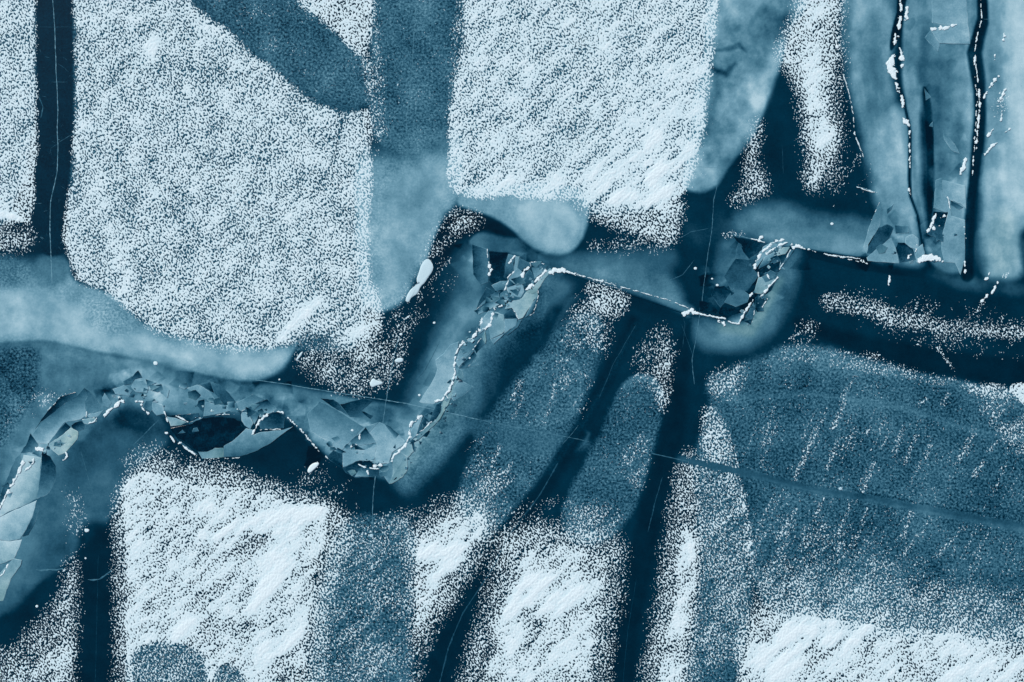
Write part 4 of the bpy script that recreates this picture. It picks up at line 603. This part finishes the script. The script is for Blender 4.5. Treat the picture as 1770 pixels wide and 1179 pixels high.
def clump(pts, lab, hgt=.03, tone=.55, smooth=2, name='snow_clump'):
    q = chaikin(pts, smooth); cx, cy = q.mean(0); vs = []; fs = []; n = len(q); r_ = random.Random(len(lab))
    for k, (s, z_) in enumerate(((1, 0.001), (.93, hgt*.7), (.7, hgt), (.35, hgt*1.05))):
        for x, y in q: vs.append((wx(cx+(x-cx)*s), wy(cy+(y-cy)*s), z_+(r_.uniform(-.003, .003) if k else 0)))
    for k in range(3):
        for i in range(n): j = (i+1) % n; fs.append((k*n+i, k*n+j, (k+1)*n+j, (k+1)*n+i))
    fs.append(tuple(range(3*n, 4*n)))
    me = bpy.data.meshes.new(name); me.from_pydata(vs, [], fs)
    if sum(f.normal.z for f in me.polygons) < 0: me.flip_normals()
    a = me.attributes.new('snow', 'FLOAT_COLOR', 'POINT'); a.data.foreach_set('color', np.tile([tone, tone, tone, 1], len(vs)).astype(np.float32))
    for f in me.polygons: f.use_smooth = True
    me.materials.append(M_SNOW); o = link(bpy.data.objects.new(name, me)); return tag(o, lab, 'snow clump', 'loose snow clumps on bare ice')
Q6 = (440, 390, 2.9467)
clump(Z(Q6, '868,172 890,168 912,205 905,235 885,262 868,290 845,310 832,345 800,365 785,390 768,385 775,355 800,318 838,300 822,280 838,235 848,200'), 'long flat white snow clump on the dark ice left of the middle ridge', .02, .45, 1)
clump(Z(Q6, '605,775 622,790 655,795 652,808 620,815 600,826 586,812 592,790'), 'heart shaped snow clump above the middle of the long crack line')
clump(Z(Q6, '712,685 735,672 758,675 758,695 718,698'), 'rounded oblong snow clump above the heart shaped one')
clump(Z(Q6, '208,685 235,645 248,640 240,660 215,690'), 'thin slanting snow clump beside the milky band end')
clump(Z(Z4, '62,915 85,860 130,825 185,820 185,850 130,900 90,935'), 'pointed white snow clump left of the lowest ridge corner', .035, .9)
for x, y, r_, lab in ((752, 557, 0, ''), (750.6, 558, 2.6, 'round snow dot between the long clump and the middle ridge'), (693, 578, 2.8, 'round snow dot below the long clump'), (269, 628, 4.5, 'oval snow dot below the broad milky band'), (150, 917, 4.3, 'round snow dot in the dark area below the left ridge'),
                      (725, 683, 2.6, 'round snow dot just above the long crack line near the middle ridge'), (1202, 464, 3, 'round snow dot left of the right loop'), (1240, 493, 2.6, 'round snow dot inside the right loop'), (1231, 482, 2, 'smaller snow dot inside the right loop'), (1438, 387, 2.8, 'round snow dot above the long crack right of the loop'),
                      (1453, 845, 3.4, 'pale square snow dot on the faint line across the frosted field'), (642, 926, 3.6, 'dull snow dot at the top of the bottom centre frosted lane'), (609, 744, 2.6, 'round snow dot on the broken slabs near the lowest corner'), (812, 618+48, 0, ''), (905, 618.6, 1.5, ''), (64, 1048, 2.6, 'lower snow dot at the edge of the lower left patch'), (148, 965, 2, 'small snow dot under the round one in the lower left dark area'), (483, 656, 1.8, 'tiny snow dot on the dark ice right of the milky band tip'), (812, 619, 2, 'snow dot on the small dark pane of the middle ridge')):
    if r_ > 0 and lab:
        rr = random.Random(int(x)); pts = [(x+r_*rr.uniform(.85, 1.15)*math.cos(t*math.pi/4), y+r_*.85*rr.uniform(.85, 1.15)*math.sin(t*math.pi/4)) for t in range(8)]
        clump(pts, lab, .025, .8 if 'dull' not in lab and 'square' not in lab else .25, 1, 'snow_dot')

def crack(pts, wd, lev, lab, seed, name='ice_crack', z_=.004, wob=.5):
    r_ = random.Random(seed); vs = []; fs = []; ls = []; p = []
    for i in range(len(pts)-1):
        d = math.dist(pts[i], pts[i+1]); k = max(1, int(d/3.0))
        for j in range(k+(i == len(pts)-2)): t = j/k; p.append((pts[i][0]+(pts[i+1][0]-pts[i][0])*t, pts[i][1]+(pts[i+1][1]-pts[i][1])*t))
    off = 0; n = len(p)
    for i in range(n):
        a_ = p[max(0, i-1)]; b_ = p[min(n-1, i+1)]; d = math.dist(a_, b_)+1e-6; nx, ny = -(b_[1]-a_[1])/d, (b_[0]-a_[0])/d
        off = off*.85+r_.gauss(0, .3*wob); h = wd/2*r_.uniform(.5, 1.4)*min(1, .3+min(i, n-1-i)*.3)
        x, y = p[i][0]+nx*off, p[i][1]+ny*off
        yi = int(np.clip((y+MY)/G, 0, H-1)); xi = int(np.clip((x+MX)/G, 0, W-1)); lb = float(L[yi, xi]); lv = lb+(lev-lb)*r_.uniform(.55, 1)
        for s, zz in ((-1, -.002), (0, z_), (1, -.002)): vs.append((wx(x+nx*h*s), wy(y+ny*h*s), zz)); ls.append(lv)
    for i in range(n-1):
        for j in (0, 1): a_ = i*3+j; fs.append((a_, a_+3, a_+4, a_+1))
    me = bpy.data.meshes.new(name); me.from_pydata(vs, [], fs)
    if sum(f.normal.z for f in me.polygons) < 0: me.flip_normals()
    a = me.attributes.new('ice', 'FLOAT_COLOR', 'POINT')
    for i, d in enumerate(a.data): d.color = (ls[i], .1, 0, 1)
    me.materials.append(M_ICE); return tag(link(bpy.data.objects.new(name, me)), lab, 'ice crack', 'thin healed cracks in the ice')
CR = [('90,-90 91,0 95,50 97,110 99,160 99,235 100,260 98,300 87,350 86,395 87,430 90,490', 1.8, .72, 'pale thin crack running down the far left dark lane'),
      ('718,-90 720,0 716,60 712,120 708,165 703,200 704,235', 1.6, .55, 'faint crack down the top centre frosted lane'), ('1240,320 1234,345 1230,400 1222,450 1212,530 1202,590 1196,620 1200,665', 1.6, .5, 'thin crack passing left of the right loop'),
      ('440,657 500,665 560,675 640,688 700,697 790,717 830,726', 1.9, .66, 'long pale crack line above the broken slabs'), ('830,726 900,740 1000,760 1020,764', 1.3, .52, 'beaded crack line on the frosted finger lobe'), ('1125,783 1190,798', 2.2, .42, 'short faint crack across the right slanting lane'),
      ('690,580 678,630 665,710 657,760 650,810 645,860 643,925', 1.7, .6, 'vertical crack crossing the broken slabs near the lowest corner'), ('640,950 632,1060 625,1179 622,1265', 2.2, .42, 'dull crack down the bottom centre frosted lane'),
      ('1100,560 1060,630 1035,690', 1.6, .24, 'dim crack high in the left slanting lane'), ('965,800 930,860 880,925 850,985 800,1060 775,1120 755,1200', 3, .26, 'dim cloudy crack down the left slanting dark lane'), ('1145,825 1132,870 1120,920', 2, .28, 'dim crack in the upper right slanting lane'), ('1100,1000 1085,1090 1075,1200', 1.6, .16, 'very faint crack at the foot of the right slanting lane'),
      ('170,960 168,1050 164,1200', 1.4, .17, 'very faint crack in the lower left dark lane'), ('62,985 72,986 85,984 98,985 110,983', 3.4, .5, 'short pale squiggle crack left of the lower left lane'), ('152,1002 162,1003 172,1001 182,994 194,985', 3.6, .5, 'short pale squiggle crack inside the lower left lane'),
      ('100,110 112,118 118,125', 1.1, .4, 'hair crack branching right in the upper far left lane'), ('100,247 112,240 126,232', 1.1, .42, 'hair crack branching right in the lower far left lane'), ('98,250 88,256 86,266', 1.2, .4, 'hair crack branching left in the lower far left lane'), ('66,165 74,185 70,205', 2.0, .42, 'curved hair crack at the left edge of the far left lane'), ('88,142 118,142', 1.2, .38, 'level hair crack in the far left lane'), ('62,47 126,46', 1.0, .25, 'faint level hair crack near the top of the far left lane'),
      ('664,124 680,126 698,131', 1.5, .55, 'short hair crack in the top centre frosted lane'), ('752,44 768,54', 1.6, .55, 'short slanting hair crack at the right of the top centre lane'), ('655,10 672,26', 1.6, .52, 'short hair crack at the top left of the top centre lane'), ('480,85 484,75 510,80 530,90', 1.3, .5, 'hair crack in the diagonal frosted lane'), ('580,128 612,150', 1.2, .5, 'slanting hair crack low in the diagonal frosted lane'), ('405,30 420,40 440,38', 1.5, .5, 'curved hair crack high in the diagonal frosted lane'),
      ('1170,415 1195,400 1225,395', 1.4, .36, 'curved faint crack above the right loop'), ('1140,492 1180,475 1200,450', 1.4, .42, 'arched faint crack left of the right loop'), ('1178,560 1200,620', 1.2, .28, 'slanting hair crack under the left foot of the loop'), ('1180,600 1184,560 1178,540', 1.1, .26, 'upright hair crack under the straight crack'), ('1264,404 1300,413 1322,420', 2, .62, 'pale crack edge entering the right loop'),
      ('140,780 155,835 163,862', 1.2, .42, 'thin slanting crack in the grey ice below the left ridge'), ('100,590 96,640 90,660', 1.2, .45, 'thin crack over the dark ice under the broad milky band'), ('230,770 255,745 275,725', 2.2, .4, 'cloudy streak in the ice inside the left ridge'), ('700,680 735,640 760,590', 1.2, .22, 'faint slanting crack left of the middle ridge'), ('785,680 800,745', 1, .3, 'faint hair crack right of the dark panes'), ('640,694 585,700', 1, .5, 'hair crack beside the long pale crack line'), ('560,740 578,706 584,700', 1.2, .62, 'hair crack across the large lower slab'), ('972,768 990,748 1000,735', 1.1, .5, 'hair crack on the lower finger lobe'),
      ('1700,33 1712,34', 1, .6, 'tiny cross crack on the right dark crack'), ('1480,322 1490,325 1512,331', 1.6, .75, 'thin pale scratch on the dark ice left of the tall tongue'), ('1180,288 1260,290', .9, .55, 'level hairline across the tip of the cloudy tongue'), ('1352,250 1354,300', 1, .24, 'faint upright hairline under the ragged snow strip'), ('860,-1 861,-60', 1, .4, 'hair crack beyond the top edge')]
for k, (s, wd, lev, lab) in enumerate(CR[:-1]): crack(P(s), wd, lev, lab, 50+k)
rr = random.Random(77); hair = []
for k in range(46):                              # tiny scratches in the far left lane
    x = rr.uniform(68, 122); y = rr.uniform(-60, 430); a_ = rr.uniform(0, 3.14); l = rr.uniform(3, 9)
    o = crack([(x, y), (x+l*math.cos(a_), y+l*math.sin(a_))], rr.uniform(1.0, 2.2), rr.uniform(.3, .62), 'tiny pale scratch among many in the far left dark lane', 200+k, 'ice_scratch'); o['group'] = 'tiny scratches in the far left dark lane'

# ------------------------------------------------------------------ labels of the slabs: look, then the neighbour that singles each out
def near(cx, cy):
    for (x0, y0, x1, y1), n in (((-99, 740, 100, 1100), 'at the left frame edge'), ((-99, 640, 190, 800), 'on the left ridge shoulder'), ((190, 600, 285, 760), 'at the left ridge crest'), ((270, 620, 400, 900), 'by the black pane left half'), ((400, 620, 515, 900), 'by the black pane right end'),
                                ((515, 640, 625, 900), 'left of the ridge corner'), ((625, 640, 720, 900), 'at the ridge corner'), ((700, 640, 800, 900), 'by the two dark panes'), ((700, 500, 850, 700), 'at the middle ridge bend'), ((790, 400, 1000, 620), 'in the middle ridge head'),
                                ((1150, 380, 1300, 620), 'inside the right loop'), ((1290, 380, 1400, 620), 'on the right loop crest'), ((1440, 300, 1600, 520), 'at the tall ice tongue foot'), ((1590, 280, 1770, 520), 'between the two crack feet'), ((1590, -99, 1770, 290), 'in the strip between two cracks')):
        if x0 <= cx < x1 and y0 <= cy < y1: return n
    return 'on the ridge'
ORD = ['', 'second ', 'third ', 'fourth ', 'fifth ', 'sixth ', 'seventh ', 'eighth ', 'ninth ', 'tenth ', 'eleventh ', 'twelfth ', 'thirteenth ', 'fourteenth ', 'fifteenth ', 'sixteenth ', 'seventeenth ', 'eighteenth ', 'nineteenth ', 'twentieth '] + ['last ']*20
buck = {}
for rec in slabs:
    ob, cx, cy, la, lb, wm, ar, n, od = rec
    if ob.name.startswith('ice_fragment'):
        w_ = near(cx, cy); c_ = 'yellowish' if wm > .2 else 'black' if la < .1 else 'dark blue' if la < .3 else 'pale'
        tag(ob, f'tiny {c_} ice fragment {w_}', 'ice fragment', f'{c_} ice rubble {w_}'); continue
    m_ = (la+lb)/2
    tone = 'yellowish' if wm > .5 else 'black glassy' if m_ < .12 else 'dark blue' if m_ < .28 else 'half milky' if abs(la-lb) > .3 else 'dull blue' if m_ < .48 else 'milky blue' if m_ < .68 else 'palest'
    size = 'large' if ar > 1100 else 'small' if ar < 220 else 'medium'
    shape = 'triangular' if n == 3 else 'four sided' if n == 4 else 'long edged' if n > 8 else 'angular'
    buck.setdefault(f'{size} {tone} {shape} plate {near(cx, cy)}', []).append((cx, ob))
for lab, l in buck.items():
    l.sort(key=lambda t: t[0])
    for k, (_, ob) in enumerate(l):
        lb_ = lab if len(l) == 1 else f'{ORD[k] or "first "}{lab} from left'
        tag(ob, lb_, 'ice shard', 'broken ice plates of the pressure ridge')
